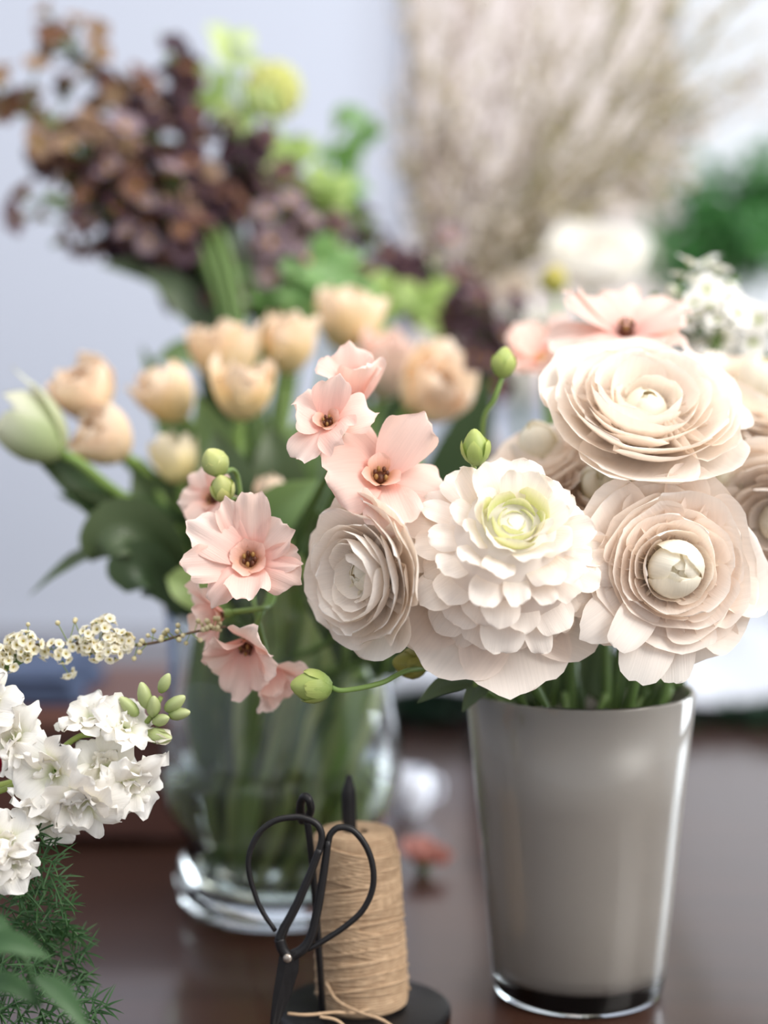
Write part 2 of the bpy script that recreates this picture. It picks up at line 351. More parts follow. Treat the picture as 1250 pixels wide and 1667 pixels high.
# the layered, many petalled one in the middle
def layered(label, c, axis, Rad, seed=4):
    T = thing('ranunculus', label, 'flower', c); M4 = axis_mat(c, axis); rr = random.Random(seed)
    n = 112
    blob(MB(), M4, Rad*.66, Rad*.66, Rad*.56, 20, 12, mix(CREAM, PEACHB, .5), CREAM).build('receptacle', M['petal'], T)
    for i in range(n):
        f = (i+0.5)/n; a = i*2.39996+rr.uniform(-.12, .12)
        if f < 0.16:     # lime green heart, small cupped petals
            g = f/.16
            petal(MB(), M4, a, Rad*(0.16+.26*g), Rad*(0.08+.13*g), 60-14*g, 125-35*g, Rad*.16*g, Rad*(0.36-.02*g), kc=1, base=.6, seed=i+900, cols=(srgb((176, 200, 86)), mix(srgb((196, 214, 110)), LIME, g), mix(LIME, IVORY, .3+.6*g)), nu=7, nv=7, ruffle=.0006, rmin=.0015, tip=rr.choice((-15, 10))).build('heart_petal', M['petal'], T)
            continue
        g = (f-0.16)/0.84
        th = R(lerp(17, 116, g**0.80))               # polar angle of the root on the dome
        rd = Rad*0.60; r0 = rd*math.sin(th); z0 = rd*math.cos(th)*0.80
        el = lerp(62, -58, g**0.72)+rr.uniform(-9, 9)
        L = Rad*lerp(0.38, 0.50, g)*rr.uniform(.8, 1.15); W = Rad*lerp(0.14, 0.170, g)*rr.uniform(.78, 1.3)
        cb = mix(PEACHB, CREAM, rr.uniform(.35, .8)); ct = mix(CREAM, srgb((254, 246, 238)), rr.random())
        if g < .2: cb = mix(LIME, cb, .4+g)
        petal(MB(), M4, a, L, W, el+12, el-14, r0*0.72, z0*0.9, kc=1.6, base=.45, peak=.66, seed=i*7+seed, cols=(cb, ct, ct), nu=9, nv=11, ruffle=.0014, rmin=.006, tip=rr.choice((-22, -10, 20, 35)), jag=.022, roll=rr.uniform(-.16, .16)).build('petal', M['petal'], T)
    for k in range(8):
        a = k*0.785+0.2+rr.uniform(-.15, .15)
        petal(MB(), M4, a, Rad*1.0*rr.uniform(.93, 1.05), Rad*0.50, -14, rr.uniform(2, 18), Rad*0.10, -Rad*0.42, kc=1.5, base=.5, seed=k+77, cols=(BLUSH, mix(BLUSH, CREAM, .5)), nu=12, nv=13, ruffle=.0022, tip=-15).build('outer_petal', M['petal'], T)
    stem_part(T, to_vase(M4 @ Vector((0, 0, -Rad*.4)), axis, *VW, seed), 0.0025)
    return T
layered('big layered cream ranunculus with many short petals and a lime green heart', P(822, 905, 0.705), (0.10, -0.80, 0.58), 0.0520)

# ---------------------------------------------------------------- buds beside the ranunculus
def bud(label, c, axis, r, L, path, col1=LEAFL, col2=srgb((196, 206, 120)), name='flower_bud', cat='bud', open_=0.0, group=None, sepals=5, stem_r=0.0012):
    T = thing(name, label, cat, c, group); M4 = axis_mat(c, axis)
    blob(MB(), M4, r, r, L*.5, 14, 9, col1, col2, ribs=5, rib=.05, point=.35).build('bud_body', M['leaf'], T)
    mb = MB()
    for k in range(sepals):
        petal(mb, M4, k*2*math.pi/sepals, L*.92, r*.62, 12, 118, 0.0, -L*.5, kc=1.0, base=.5, seed=k, cols=(col1, mix(col1, col2, .4), col2), nu=5, nv=7, rmin=r*.6, ruffle=.0002)
    mb.build('calyx', M['leaf'], T)
    stem_part(T, [M4 @ Vector((0, 0, -L*.45))]+path, stem_r, mix(STEMG, LEAFL, .5), STEMG)
    return T
bud('round green bud on a thin sideways stem, below the left ranunculus', P(507, 1117, 0.70), (-1, -.1, .08), .0075, .019, [P(560, 1124, .70), P(620, 1112, .705), P(672, 1090, .715), P(740, 1100, .75), P(840, 1180, .79)])
bud('green bud standing against the top left of the layered bloom', P(774, 728, 0.69), (-.1, -.2, 1), .0058, .0165, [P(772, 765, .71), P(800, 900, .745), P(890, 1150, .78)])
bud('pale green bud at the top of a stem, above and left of the white bunch', P(820, 590, 0.76), (.1, .0, 1), .0058, .0150, [P(805, 650, .76), P(785, 705, .765), P(800, 900, .775), P(900, 1180, .79)])
bud('yellowish green bud pressed under the petals below the left ranunculus', P(668, 1080, 0.725), (-.9, -.2, .1), .007, .017, [P(720, 1090, .735), P(800, 1130, .76), P(880, 1200, .78)], col1=srgb((120, 130, 60)), col2=srgb((170, 165, 80)))
bud('yellow green bud behind the white bunch, beside a blurred white bloom', P(902, 455, 1.05), (.1, -.2, 1), .0095, .019, [P(905, 500, 1.05), P(910, 700, .95), P(900, 1150, .80)], col1=srgb((150, 160, 70)), col2=srgb((205, 185, 90)), stem_r=.002)

# ---------------------------------------------------------------- glass vase with water
GC = P(457, 1515, 0.925); GC.z = 0
gv = thing('vase', 'clear footed glass vase of water holding tulips and many green stems', 'vase', GC)
def scl(px): return px/ (F/0.925)
gp = [(0, 0.001), (scl(150), 0.0), (scl(166), 0.006), (scl(172), 0.018), (scl(162), 0.030), (scl(150), 0.037), (scl(160), 0.044), (scl(190), 0.060), (scl(203), 0.078), (scl(200), 0.098), (scl(188), 0.118), (scl(180), 0.145), (scl(186), 0.172), (scl(200), 0.197)]
gi = [(r-0.0028, z) for r, z in gp[6:]][::-1]
lathe(MB(), gp+[(gp[-1][0]-0.0014, 0.1982)]+[(r, min(z, .197)) for r, z in gi]+[(scl(138), 0.0375), (scl(144), 0.030), (scl(150), 0.020), (scl(138), 0.0125), (scl(60), 0.0110), (0, 0.0110)], GC, 72).build('glass_body', mg, gv)
wl = 0.083
wp = [(0, 0.0114), (scl(60), 0.0114), (scl(136.5), 0.0130), (scl(148.5), 0.0200), (scl(142.5), 0.030), (scl(137), 0.0375)]+[(r-0.0030, z) for r, z in gp[6:] if z < wl]+[(scl(202)-0.0032, wl), (0, wl)]
wat = lathe(MB(), wp, GC, 72).build('water', mw); tag(wat, 'clear greenish water filling the lower half of the footed glass vase', 'water', kind='stuff')
VG = (GC, 0.190, 0.050)

# tulips ----------------------------------------------------------------------
TY = srgb((254, 230, 172)); TP = srgb((254, 226, 202)); TC = srgb((254, 246, 230)); TG = srgb((236, 234, 172))
def tulip(label, c, axis, r, h, seed, cols=None, n=11, open_=0, leaves=1, group='cream and peach tulips in the glass vase', vase=VG, leafpts=None, name='tulip', base_green=.5):
    T = thing(name, label, 'flower', c, group); M4 = axis_mat(c, axis) @ Matrix.Translation((0, 0, -h*.5)); rr = random.Random(seed)
    r *= 1.22; h *= .97
    cols = cols or (mix(TY, TG, base_green), TY, mix(TP, TC, .4))
    for i in range(n):
        f = i/(n-1); a = i*2.39996
        rm = r*lerp(.55, 1, f); p1 = lerp(135, 110, f)-open_*.6+rr.uniform(-16, 14)
        K = 30; x = 0; xm = 0; z = 0
        for k in range(K): x += math.cos(R(lerp(-6, p1, (k/K)**.55)))/K; z += math.sin(R(lerp(-6, p1, (k/K)**.55)))/K; xm = max(xm, x)
        L = h/max(z, .3)*rr.uniform(.92, 1.02)*lerp(.86, 1, f)
        c3 = [mix(q, TC, rr.uniform(0, .35)) for q in cols]
        petal(MB(), M4, a, L, r*1.0, -6, p1, 0.0, 0, kc=1.0, pw=.55, base=.45, peak=.5, ruffle=.0026, seed=seed*31+i, cols=c3, nu=8, nv=10, rmin=.003, tip=rr.choice((-50, -25, 5, 20)), jag=.09, roll=rr.uniform(-.12, .12)).build('petal', M['petal'], T)
    pts = to_vase(M4 @ Vector((0, 0, 0)), axis, *vase, seed, bot=.018, drop=.02)
    stem_part(T, pts, .0030, mix(STEMG, LEAFL, .6), STEMG)
    for k in range(leaves):
        if leafpts: q = leafpts
        else:
            d = (pts[1]-vase[0]); d.z = 0; d = d.normalized() if d.length > 1e-6 else Vector((1, 0, 0))
            d = Matrix.Rotation(rr.uniform(-.9, .9), 3, 'Z') @ d
            q = [pts[3].lerp(pts[2], .5), pts[2], pts[2].lerp(pts[1], .5)+d*.022, pts[1].lerp(pts[0], .2)+d*.034+Vector((0, 0, rr.uniform(-.03, .01)))]
        leaf(MB(), q, rr.uniform(.011, .017), up=(rr.uniform(-.4, .4), -1, .3), fold=.35, peak=.55, cols=(LEAFD, mix(LEAFM, LEAFD, rr.random())), wave=.10, seed=seed).build('leaf', M['leaf'], T)
    return T
PK = (srgb((246, 228, 208)), srgb((250, 228, 216)), srgb((250, 222, 212)))
tul = [
 (140, 640, .90, (-.35, -.35, .8), .0215, .034, 'ruffled apricot tulip at the far left of the bunch, above its twin', 0, 14),
 (170, 712, .88, (-.55, -.45, .6), .0215, .034, 'ruffled apricot tulip facing outwards, just under the leftmost apricot one', 0, 10),
 (272, 642, .92, (-.45, -.25, .75), .0200, .036, 'peach tinged tulip tilted to the left, between the apricot pair and the cream cluster', 0, 0),
 (366, 578, .95, (-.15, -.1, 1), .0205, .038, 'cream tulip standing behind a smaller one, left of the upper row', 0, 0),
 (396, 636, .89, (.1, -.15, 1), .0195, .034, 'yellow cream tulip with a bluntly rounded base, lowest of the middle cluster', 0, 0),
 (468, 562, .96, (.05, -.15, 1), .0215, .036, 'peach and yellow tulip in the middle of the upper row', 0, 0),
 (563, 520, 1.00, (.15, -.05, 1), .0240, .040, 'peach tulip standing highest of all the tulips', 0, 0),
 (628, 600, .98, (.2, -.3, .9), .0225, .040, 'pale pink tulip right of the upper row, behind the small pink blooms', 1, 0),
 (706, 640, .94, (.5, -.55, .5), .0240, .040, 'apricot tulip opening to the right, next to the pale green bud', 0, 12)]
for i, (x, y, Y, ax, r, h, lb, pk, op) in enumerate(tul):
    tulip(lb, P(x, y, Y), ax, r, h, 40+i, cols=PK if pk else ((TY, srgb((253, 228, 188)), mix(TP, TC, .4)) if op else None), open_=op, n=17, leaves=1 if i not in (1, 4) else 2)
tulip('small closed yellow tulip bud below the left of the cluster', P(290, 745, .90), (-.1, 0, 1), .0090, .030, 60, n=6, leaves=1, cols=(TG, mix(TY, TG, .5), TC))
tulip('small closed cream tulip bud above the frontmost pink bloom', P(441, 800, .87), (-.1, -.1, 1), .0082, .021, 61, n=6, leaves=0, cols=(TY, mix(TP, TC, .5), mix(TP, TC, .3)))
WG = srgb((222, 226, 205)); GG = srgb((150, 180, 90))
t = tulip('green and white tulip bud pointing left, cut by the left edge of the photo', P(45, 700, .86), (-.85, -.1, .60), .0150, .046, 62, n=7, leaves=1, group='cream and peach tulips in the glass vase', cols=(GG, mix(WG, GG, .6), WG), leafpts=[P(60, 735, .87), P(180, 830, .88), P(300, 880, .9), P(380, 960, .93)])

# curled and free leaves round the glass vase collar: each is on a leafy stalk of its own
def leaf_stalk(label, blades, path=None, name='leafy_stem', cat='greenery', group=None, mat='leaf', r=.002, sc1=STEMG, sc2=STEMD):
    loc = blades[0][0][0]
    T = thing(name, label, cat, loc, group)
    for k, (pts, W, up, cols, kw) in enumerate(blades):
        leaf(MB(), pts, W, up=up, cols=cols, seed=k, **kw).build('leaf', M[mat], T)
    if path: stem_part(T, path, r, sc1, sc2)
    return T
DK = (srgb((66, 84, 58)), srgb((92, 108, 74))); MD = (srgb((88, 112, 70)), srgb((116, 142, 88))); LT = (srgb((128, 152, 88)), srgb((162, 184, 116))); DK2 = (srgb((54, 72, 50)), srgb((72, 92, 62)))
gb = lambda dx=0, dz=.05: GC+Vector((dx, 0, dz))
leaf_stalk('dark green leaf curling down over the left rim of the glass vase, tip trailing left', [
 ([P(300, 1000, .89), P(262, 900, .87), P(210, 862, .86), P(165, 880, .855), P(150, 915, .86)], .017, (0, -1, .2), DK, dict(fold=.5, peak=.5, wave=.1)),
 ([P(240, 900, .87), P(150, 905, .865), P(100, 930, .86), P(45, 972, .86)], .0065, (0, -.5, 1), DK, dict(fold=.4))],
 [P(250, 905, .87), P(300, 985, .90), gb(-.02, .12), gb(.01)])
leaf_stalk('dark leaf folded over beside the curling one, left of the vase rim', [
 ([P(320, 1000, .88), P(250, 930, .86), P(215, 935, .85), P(205, 965, .85)], .016, (0, -1, 0), DK2, dict(fold=.3, peak=.6)),
 ([P(330, 960, .9), P(235, 840, .88), P(160, 815, .87), P(100, 790, .87)], .006, (0, -.5, 1), DK, dict(fold=.4))],
 [P(320, 980, .89), gb(-.03, .15), gb(.0)])
rr = random.Random(5)
# broad blades filling the bunch
fills = []
for i, (x0, y0, x1, y1, Y, W, cs) in enumerate([
 (300, 1000, 215, 765, .90, .018, DK), (330, 1000, 255, 770, .93, .020, DK), (370, 1000, 320, 640, .93, .016, MD), (400, 980, 350, 700, .90, .018, DK), (430, 960, 440, 690, .94, .017, DK), (470, 960, 520, 660, .96, .016, MD),
 (520, 1000, 600, 720, .95, .018, MD), (560, 1000, 680, 700, .93, .014, LT), (360, 1060, 230, 560, 1.02, .014, MD), (420, 960, 520, 780, .86, .013, MD), (380, 1010, 270, 940, .86, .010, LT), (480, 980, 400, 740, .97, .018, DK2), (560, 1080, 500, 820, .84, .014, DK),
 (590, 1080, 640, 860, .86, .020, DK), (620, 1100, 700, 900, .88, .022, DK2), (540, 1040, 560, 900, .83, .016, DK), (640, 1100, 700, 760, .95, .014, MD), (500, 1050, 600, 620, 1.03, .016, DK), (440, 1000, 330, 480, 1.05, .018, DK), (540, 1000, 700, 560, 1.06, .018, DK2), (600, 1000, 800, 600, 1.06, .018, DK2)]):
    a = P(x0, y0, Y); b = P(x1, y1, Y-.01); m = a.lerp(b, .55)+Vector((rr.uniform(-.012, .012), rr.uniform(-.012, .012), .006))
    lab = ['dark broad tulip leaf at the left of the green bunch', 'dark broad leaf below the small yellow tulip bud', 'tall pointed leaf between the cream tulips', 'dark leaf behind the twin green buds', 'dark leaf under the lowest cream tulip', 'mid green leaf left of the small pink bloom', 'mid green leaf behind the pair of pink blooms', 'light green blade pointing right under the pink tulip', 'upright blade rising behind the peach tinged tulip', 'mid green leaf just right of the small cream bud', 'light green folded leaf crossing the rim at left', 'very dark leaf deep inside the bunch, under the upper row', 'dark leaf behind the front pink bloom, at its right', 'broad dark leaf hanging behind the left ranunculus', 'broadest dark leaf between the two vases', 'dark leaf below and left of the ranunculus', 'mid green leaf below the apricot tulip at right', 'dark leaf behind the highest tulip stems', 'dark leaf rising left of the brown plume stem', 'very dark leaf behind the pale pink tulip', 'very dark leaf behind the pale green bud'][i]
    leaf_stalk(lab, [([a, m, b], W, (rr.uniform(-.3, .3), -1, .25), cs, dict(fold=.3, peak=.5, wave=.06))], [m.lerp(a, .5), a, gb(rr.uniform(-.03, .03), .12), gb(rr.uniform(-.03, .03), .045)], group=None, name='tulip_leaf')
# narrow dark leaves under the white bunch, right above the white vase
for i, (x0, y0, x1, y1, Y, W) in enumerate([(770, 1110, 678, 1145, .73, .0045), (800, 1110, 752, 1160, .735, .005), (1080, 1125, 1110, 1075, .80, .007), (980, 1140, 960, 1030, .80, .010), (1040, 1140, 1060, 1040, .82, .010), (880, 1150, 840, 1060, .80, .012), (920, 1150, 930, 1050, .83, .014), (1000, 1150, 1010, 1060, .84, .014), (830, 1150, 800, 1080, .82, .012)]):
    a = P(x0, y0, Y); b = P(x1, y1, Y); c0 = VX+Vector((rnd.uniform(-.02, .02), rnd.uniform(-.02, .02), .08))
    lab = ['narrow dark leaf hanging left below the white bunch', 'small dark leaf hanging over the left of the white vase rim', 'bright green leaf at the right of the white vase rim', 'green leaf among the stems over the middle of the rim', 'green leaf among the stems right of the middle of the rim', 'broad dark leaf among the stems at the left of the rim', 'broad dark leaf at the back of the rim, near its middle', 'broad dark leaf at the back of the rim, right of its middle', 'broad dark leaf at the back of the rim, at its left end'][i]
    leaf_stalk(lab, [([a, a.lerp(b, .5)+Vector((0, 0, .004 if i < 2 else 0)), b], W, (0, -1, .2), MD if i == 2 else DK, dict(fold=.3))], [a, P(min(1080, max(800, x0)), 1145, .785), c0], name='foliage_leaf')

# ---------------------------------------------------------------- pink ruffled blooms
PI = srgb((251, 222, 211)); PI2 = srgb((244, 190, 178)); PIL = srgb((254, 240, 232)); BRN = srgb((92, 48, 26)); ORG = srgb((214, 168, 90))
def pink(label, c, axis, r, n, seed, spin=0, cols=None, lip=True, el=(30, 0), vase=VG, ctr=BRN, W=.46, stempts=None, inner=3, group=None, name='pink_flower', wash=0.0):
    T = thing(name, label, 'flower', c, group); M4 = axis_mat(c, axis, spin); rr = random.Random(seed)
    for i in range(n):
        a = i*2*math.pi/n+rr.uniform(-.2, .2)
        cs = cols or (PI2, mix(PI, PI2, rr.random()*.7), mix(PI, PIL, rr.uniform(.1, .8)))
        cs = [mix(q, (1, .9, .86), wash) for q in cs]
        petal(MB(), M4, a, r*rr.uniform(.82, 1.22), r*W*rr.uniform(.75, 1.2), el[0]+rr.uniform(-14, 22), el[1]+rr.uniform(-38, 34), r*.08, 0, kc=rr.uniform(1.2, 5), base=.28, peak=.70, ruffle=r*.15, seed=seed*13+i, cols=cs, nu=12, nv=13, rmin=.005, jag=.045, tip=rr.uniform(-55, 40), roll=rr.uniform(-.35, .35), twist=rr.uniform(-.3, .3)).build('petal', M['petal'], T)
    for i in range(inner):
        a = i*2*math.pi/inner+.5+rr.uniform(-.3, .3)
        petal(MB(), M4, a, r*.42, r*.2, 62, 30, r*.05, 0, kc=1.3, seed=seed+i, cols=(ORG, mix(PI2, ORG, .3), PI), nu=6, nv=6, ruffle=r*.04, tip=30).build('inner_petal', M['petal'], T)
    mb = MB(); blob(mb, M4 @ Matrix.Translation((0, 0, r*.06)), r*.13, r*.13, r*.10, 10, 6, ctr, ctr)
    for k in range(7):
        a = k*.9; q = M4 @ Vector((math.cos(a)*r*.1, math.sin(a)*r*.1, r*.2)); blob(mb, Matrix.Translation(q), r*.035, r*.035, r*.05, 6, 4, mix(ctr, ORG, .4*(k % 2)))
    mb.build('flower_centre', M['stem'], T)
    mb = MB(); blob(mb, M4 @ Matrix.Translation((0, 0, -r*.12)), r*.12, r*.12, r*.2, 10, 6, STEMG, LEAFL); mb.build('calyx', M['leaf'], T)
    b = M4 @ Vector((0, 0, -r*.25))
    stem_part(T, [b]+stempts if stempts else to_vase(b, axis, *vase, seed, bot=.02, drop=.02), .0014)
    return T
pink('small pink bloom with a dark brown throat, highest of the pink ones by the ranunculus', P(535, 690, .715), (-.15, -.85, .45), .0190, 5, 3, spin=.3, el=(38, 8), W=.56)
pink('pale pink upright petals rising right behind the brown throated bloom', P(577, 655, .745), (.05, -.5, .85), .0250, 4, 6, el=(72, 66), inner=0, W=.42)
pink('peachy pink bloom with a yellow throat just above the left ranunculus', P(618, 782, .715), (.12, -.80, .55), .0280, 5, 9, spin=1.0, el=(34, 6), W=.60)
pink('pink bloom with many narrow petals, frontmost in the pink spike', P(408, 915, .715), (-.05, -.9, .35), .0265, 9, 12, el=(44, 4), W=.33, inner=5)
pink('dusky pink bloom behind the twin green buds', P(350, 815, .76), (-.4, -.7, .3), .0190, 6, 15, el=(40, 0), W=.45)
pink('pink bloom with folded petals, hanging lowest of the pink ones', P(405, 1045, .735), (-.2, -.6, -.45), .0260, 6, 18, el=(58, 36), W=.40, inner=2)
pink('pink bloom hanging nearest the round green bud, petals closed downwards', P(440, 1085, .745), (.35, -.5, -.75), .0190, 5, 31, el=(66, 50), W=.40, inner=0)
pink('pale pink bloom turned left, its pointed petal touching the spirea tip', P(362, 1000, .735), (-.85, -.5, -.1), .0190, 5, 33, el=(60, 30), W=.42, inner=1)
pink('soft pink bloom with a dark brown eye behind the large upturned ranunculus', P(1018, 545, .81), (0, -.62, .78), .0330, 9, 21, vase=VW, el=(30, 10), W=.42, inner=0, wash=.1)
pink('blurred peachy pink bloom left of the brown eyed one', P(885, 592, .90), (-.2, -.5, .8), .0240, 8, 24, vase=VW, el=(40, 20), W=.5, inner=2, ctr=ORG)
for i, (x, y, lb) in enumerate([(350, 752, 'upper one of the twin yellow green buds in the pink spike'), (362, 795, 'lower one of the twin yellow green buds in the pink spike')]):
    bud(lb, P(x, y, .725), (-.4+.3*i, -.5, .8), .0065-.001*i, .0145, [P(385, y+20, .74), P(400, 860, .75), P(430, 950, .86), gb(0, .1)], col1=LEAFL, col2=srgb((226, 226, 150)))

OL = (srgb((164, 172, 104)), srgb((200, 206, 142)))
# green stems that stand in the glass vase --------------------------------------
rr = random.Random(21)
for i in range(44):
    a = rr.uniform(0, 6.28); q = rr.uniform(.2, 1)**.6
    bot = GC+Vector((math.cos(a)*.034*q, math.sin(a)*.034*q, .018)); mid = GC+Vector((math.cos(a+.6)*.048*q, math.sin(a+.6)*.048*q, .09)); nk = GC+Vector((math.cos(a+1.1)*.047*q, math.sin(a+1.1)*.047*q, .14)); tp_ = GC+Vector((math.cos(a+1.4)*.050*q, math.sin(a+1.4)*.050*q, .205)); 
    T = thing('green_stem', 'plain green stem with a long leaf, standing among the others in the glass vase', 'greenery', bot, 'green stems in the glass vase')
    g1, g2 = mix(srgb((186, 198, 128)), STEMG, rr.random()*.5), mix(STEMG, srgb((176, 184, 120)), rr.random())
    stem_part(T, [tp_, nk, mid, bot], rr.uniform(.0026, .0042), g1, g2)
    leaf(MB(), [mid.lerp(bot, rr.uniform(0, .6)), mid.lerp(nk, .5)+Vector((0, -.004, 0)), nk, tp_+Vector((0, 0, rr.uniform(-.01, .02)))], rr.uniform(.010, .018), up=(rr.uniform(-1, 1), -1, .2), cols=rr.choice((MD, LT, LT, OL, OL)), fold=.4, peak=.5, seed=i).build('leaf', M['leaf'], T)

# ---------------------------------------------------------------- background sprays out of the glass vase
def floret_mesh(name, cols, ctr, n=5, W=.42, el=(58, 4), seed=0, tip=-35):
    mb = MB()
    for k in range(n): petal(mb, Matrix.Identity(4), k*2*math.pi/n, 1.0, W, el[0], el[1], .08, 0, kc=1.6, base=.4, peak=.6, seed=seed+k, cols=cols, nu=4, nv=5, rmin=.3, ruffle=.06, tip=tip)
    blob(mb, Matrix.Translation((0, 0, .12)), .2, .2, .2, 8, 4, ctr, ctr)
    blob(mb, Matrix.Translation((0, 0, -.12)), .16, .16, .3, 8, 4, STEMG, STEMG)
    return mb.mesh(name, M['petal'])
def spray(label, axis_pts, spread, sizes, count, meshes, seed, name, cat, group=None, Yj=.03, path=None, part='floret', stem_r=.003, stem_c=(STEMG, STEMD), pedicel=True, face=(0, -.5, .5), weights=None):
    """florets on short stalks round a stem"""
    rr = random.Random(seed); ax = smooth_path(axis_pts, 8); T = thing(name, label, cat, axis_pts[0], group); st = MB()
    full = list(axis_pts)+(path or [])
    tube(st, full, lambda t: stem_r, 8, *stem_c)
    for k in range(count):
        t = rr.random(); p = ax[min(len(ax)-1, int(t*len(ax)))]
        d = Vector((rr.gauss(0, 1), rr.gauss(0, 1)*.7, rr.gauss(0, 1))).normalized()*spread*(rr.random()**.45)
        q = p+d; s_ = rr.uniform(*sizes); dirn = (d.normalized()+Vector(face)+Vector((rr.uniform(-.5, .5),)*3)).normalized()
        o = inst(part, rr.choices(meshes, weights)[0] if not callable(meshes) else meshes(q), T, axis_mat(q, dirn, rr.uniform(0, 6), s_))
        if pedicel: tube(st, [p, p.lerp(q, .6)+Vector((0, 0, -.003)), q], .0007, 5, *stem_c, n=2, cap=False)
    st.build('stem', M['stem'], T); return T
tan = floret_mesh('tan_floret', (srgb((140, 130, 84)), srgb((170, 142, 118)), srgb((150, 118, 104))), srgb((190, 150, 70)))
rust = floret_mesh('rust_floret', (srgb((130, 112, 70)), srgb((136, 98, 84)), srgb((116, 84, 78))), srgb((200, 140, 50)), seed=9)
maro = floret_mesh('maroon_floret', (srgb((100, 78, 66)), srgb((98, 70, 76)), srgb((90, 64, 74))), srgb((200, 140, 50)), seed=19)
dark = floret_mesh('dark_floret', (srgb((78, 60, 60)), srgb((76, 56, 66)), srgb((88, 66, 78))), srgb((90, 60, 50)), seed=29)
mauv = floret_mesh('mauve_floret', (srgb((170, 150, 130)), srgb((170, 150, 156)), srgb((150, 128, 142))), srgb((226, 176, 70)), seed=39)
dmau = floret_mesh('dusky_floret', (srgb((120, 96, 84)), srgb((118, 90, 96)), srgb((104, 78, 90))), srgb((200, 150, 60)), seed=49)
def plume(x0, y0, x1, y1, Y, spread, n, ms, wts, lab, seed, sz=(.0095, .0145)):
    m = (x0+x1)/2+10; pts = [P(x0, y0, Y), P(m, (y0+y1)/2, Y), P(x1, y1, Y-.01)]
    spray(lab, pts, spread*1.22, sz, int(n*1.35), ms, seed, 'wallflower', 'flower', path=[P(x1+(400-x1)*.4+20, y1+110, 1.03), P(430, 800, .98), gb(0, .17), gb(rnd.uniform(-.03, .03), .05)], weights=wts)
plume(100, 60, 300, 330, 1.10, .022, 34, [tan, rust, maro], (3, 4, 1), 'rusty brown flower spike at the top left corner of the bouquet', 1)
plume(40, 170, 280, 350, 1.07, .024, 42, [tan, rust, maro, mauv], (5, 3, 2, 1), 'tan and olive flower spike reaching furthest to the left edge', 2)
plume(180, 150, 330, 360, 1.09, .024, 40, [tan, rust, maro, dark, mauv], (3, 2, 3, 2, 1), 'mixed tan and maroon spike in the middle of the brown cluster', 3)
plume(70, 320, 300, 390, 1.06, .022, 44, [rust, maro, dark, mauv], (2, 3, 2, 1), 'maroon spike along the lower left of the brown cluster', 4)
plume(275, 90, 330, 330, 1.12, .014, 22, [rust, maro, dark], (2, 3, 3), 'narrow upright maroon spike at the right of the brown cluster top', 5)
plume(400, 215, 330, 380, 1.10, .015, 28, [maro, dark], (1, 3), 'darkest purple spike leaning right in the brown cluster', 6)
plume(190, 330, 330, 450, 1.08, .025, 54, [maro, dark, dark], (2, 3, 1), 'dark purple spike at the bottom of the brown cluster', 7)
plume(440, 360, 470, 460, 1.10, .020, 30, [mauv, dmau], (3, 1), 'pale greyish mauve spray with yellow eyes, right of the dark cluster', 8)
plume(470, 310, 520, 440, 1.14, .014, 16, [dmau, mauv], (3, 1), 'dusky mauve spray in front of the lime green leaves', 9)
plume(600, 380, 640, 500, 1.18, .020, 26, [dmau, dark, mauv], (3, 2, 1), 'dusky mauve spray behind the highest tulip', 10)
plume(700, 430, 740, 540, 1.18, .022, 32, [dmau, dark, mauv], (3, 2, 1), 'dusky mauve spray at the foot of the pale branches', 11)
plume(790, 500, 770, 600, 1.14, .020, 26, [dmau, dark], (3, 2), 'dusky purple spray behind the pale green bud', 12)

plume(290, 400, 360, 500, 1.07, .017, 30, [dark, maro, mauv], (3, 2, 1), 'shortest dark spike hanging at the very bottom of the brown cluster', 13)
plume(110, 250, 300, 400, 1.10, .024, 44, [tan, maro, dark], (2, 3, 2), 'dusky purple and tan spike at the back of the brown cluster', 14)

# lime green filler
lg = (srgb((138, 168, 84)), srgb((178, 200, 122))); lg2 = (srgb((96, 140, 76)), srgb((128, 168, 98))); lg3 = (srgb((180, 202, 126)), srgb((212, 224, 160)))
pomp = floret_mesh('pale_floret', (srgb((190, 205, 90)), srgb((224, 228, 140)), srgb((232, 232, 160))), srgb((214, 216, 110)), seed=3, W=.55)
def lime(lab, base, tips, Y, seed, cs, sz=.018, bloom=None, br=.02):
    rr = random.Random(seed); T = thing('lime_foliage', lab, 'greenery', P(*base, Y)); st = MB()
    for k, (x, y) in enumerate(tips):
        b = P(*base, Y); t_ = P(x, y, Y+rr.uniform(-.03, .03)); m = b.lerp(t_, .5)+Vector((rr.uniform(-.01, .01), 0, .006))
        tube(st, [b, m, t_], .0012, 6, STEMG, LEAFL, n=4)
        for j in range(6):
            q = b.lerp(t_, rr.uniform(.35, 1)); a = rr.uniform(0, 6.28); d = Vector((math.cos(a), rr.uniform(-.5, .5), math.sin(a)*.8+.35)).normalized()*sz*rr.uniform(1.0, 1.7)
            leaf(MB(), [q, q+d*.5+Vector((0, 0, .002)), q+d], sz*rr.uniform(.32, .5), up=(rr.uniform(-.5, .5), -1, .5), cols=cs, fold=.2, peak=.45, seed=j).build('leaf', M['leaf'], T)
    tube(st, [P(*base, Y), P(base[0]-20, base[1]+200, 1.05), P(440, 830, .98), gb(.0, .17), gb(.02, .05)], .002, 8, STEMG, STEMD)
    st.build('stem', M['stem'], T)
    if bloom:
        c = P(*bloom, Y)
        for k in range(60):
            z = 1-2*(k+.5)/60; a = k*2.39996; d = Vector((math.sqrt(1-z*z)*math.cos(a), math.sqrt(1-z*z)*math.sin(a), z))
            inst('floret', pomp, T, axis_mat(c+d*br, d, a, .0062))
    return T
lime('lime green spray with a round pale yellow green bloom, right of the brown cluster', (450, 420), [(440, 140), (375, 60), (420, 260), (385, 110), (400, 190)], 1.16, 1, lg3, bloom=(445, 148), br=.017)
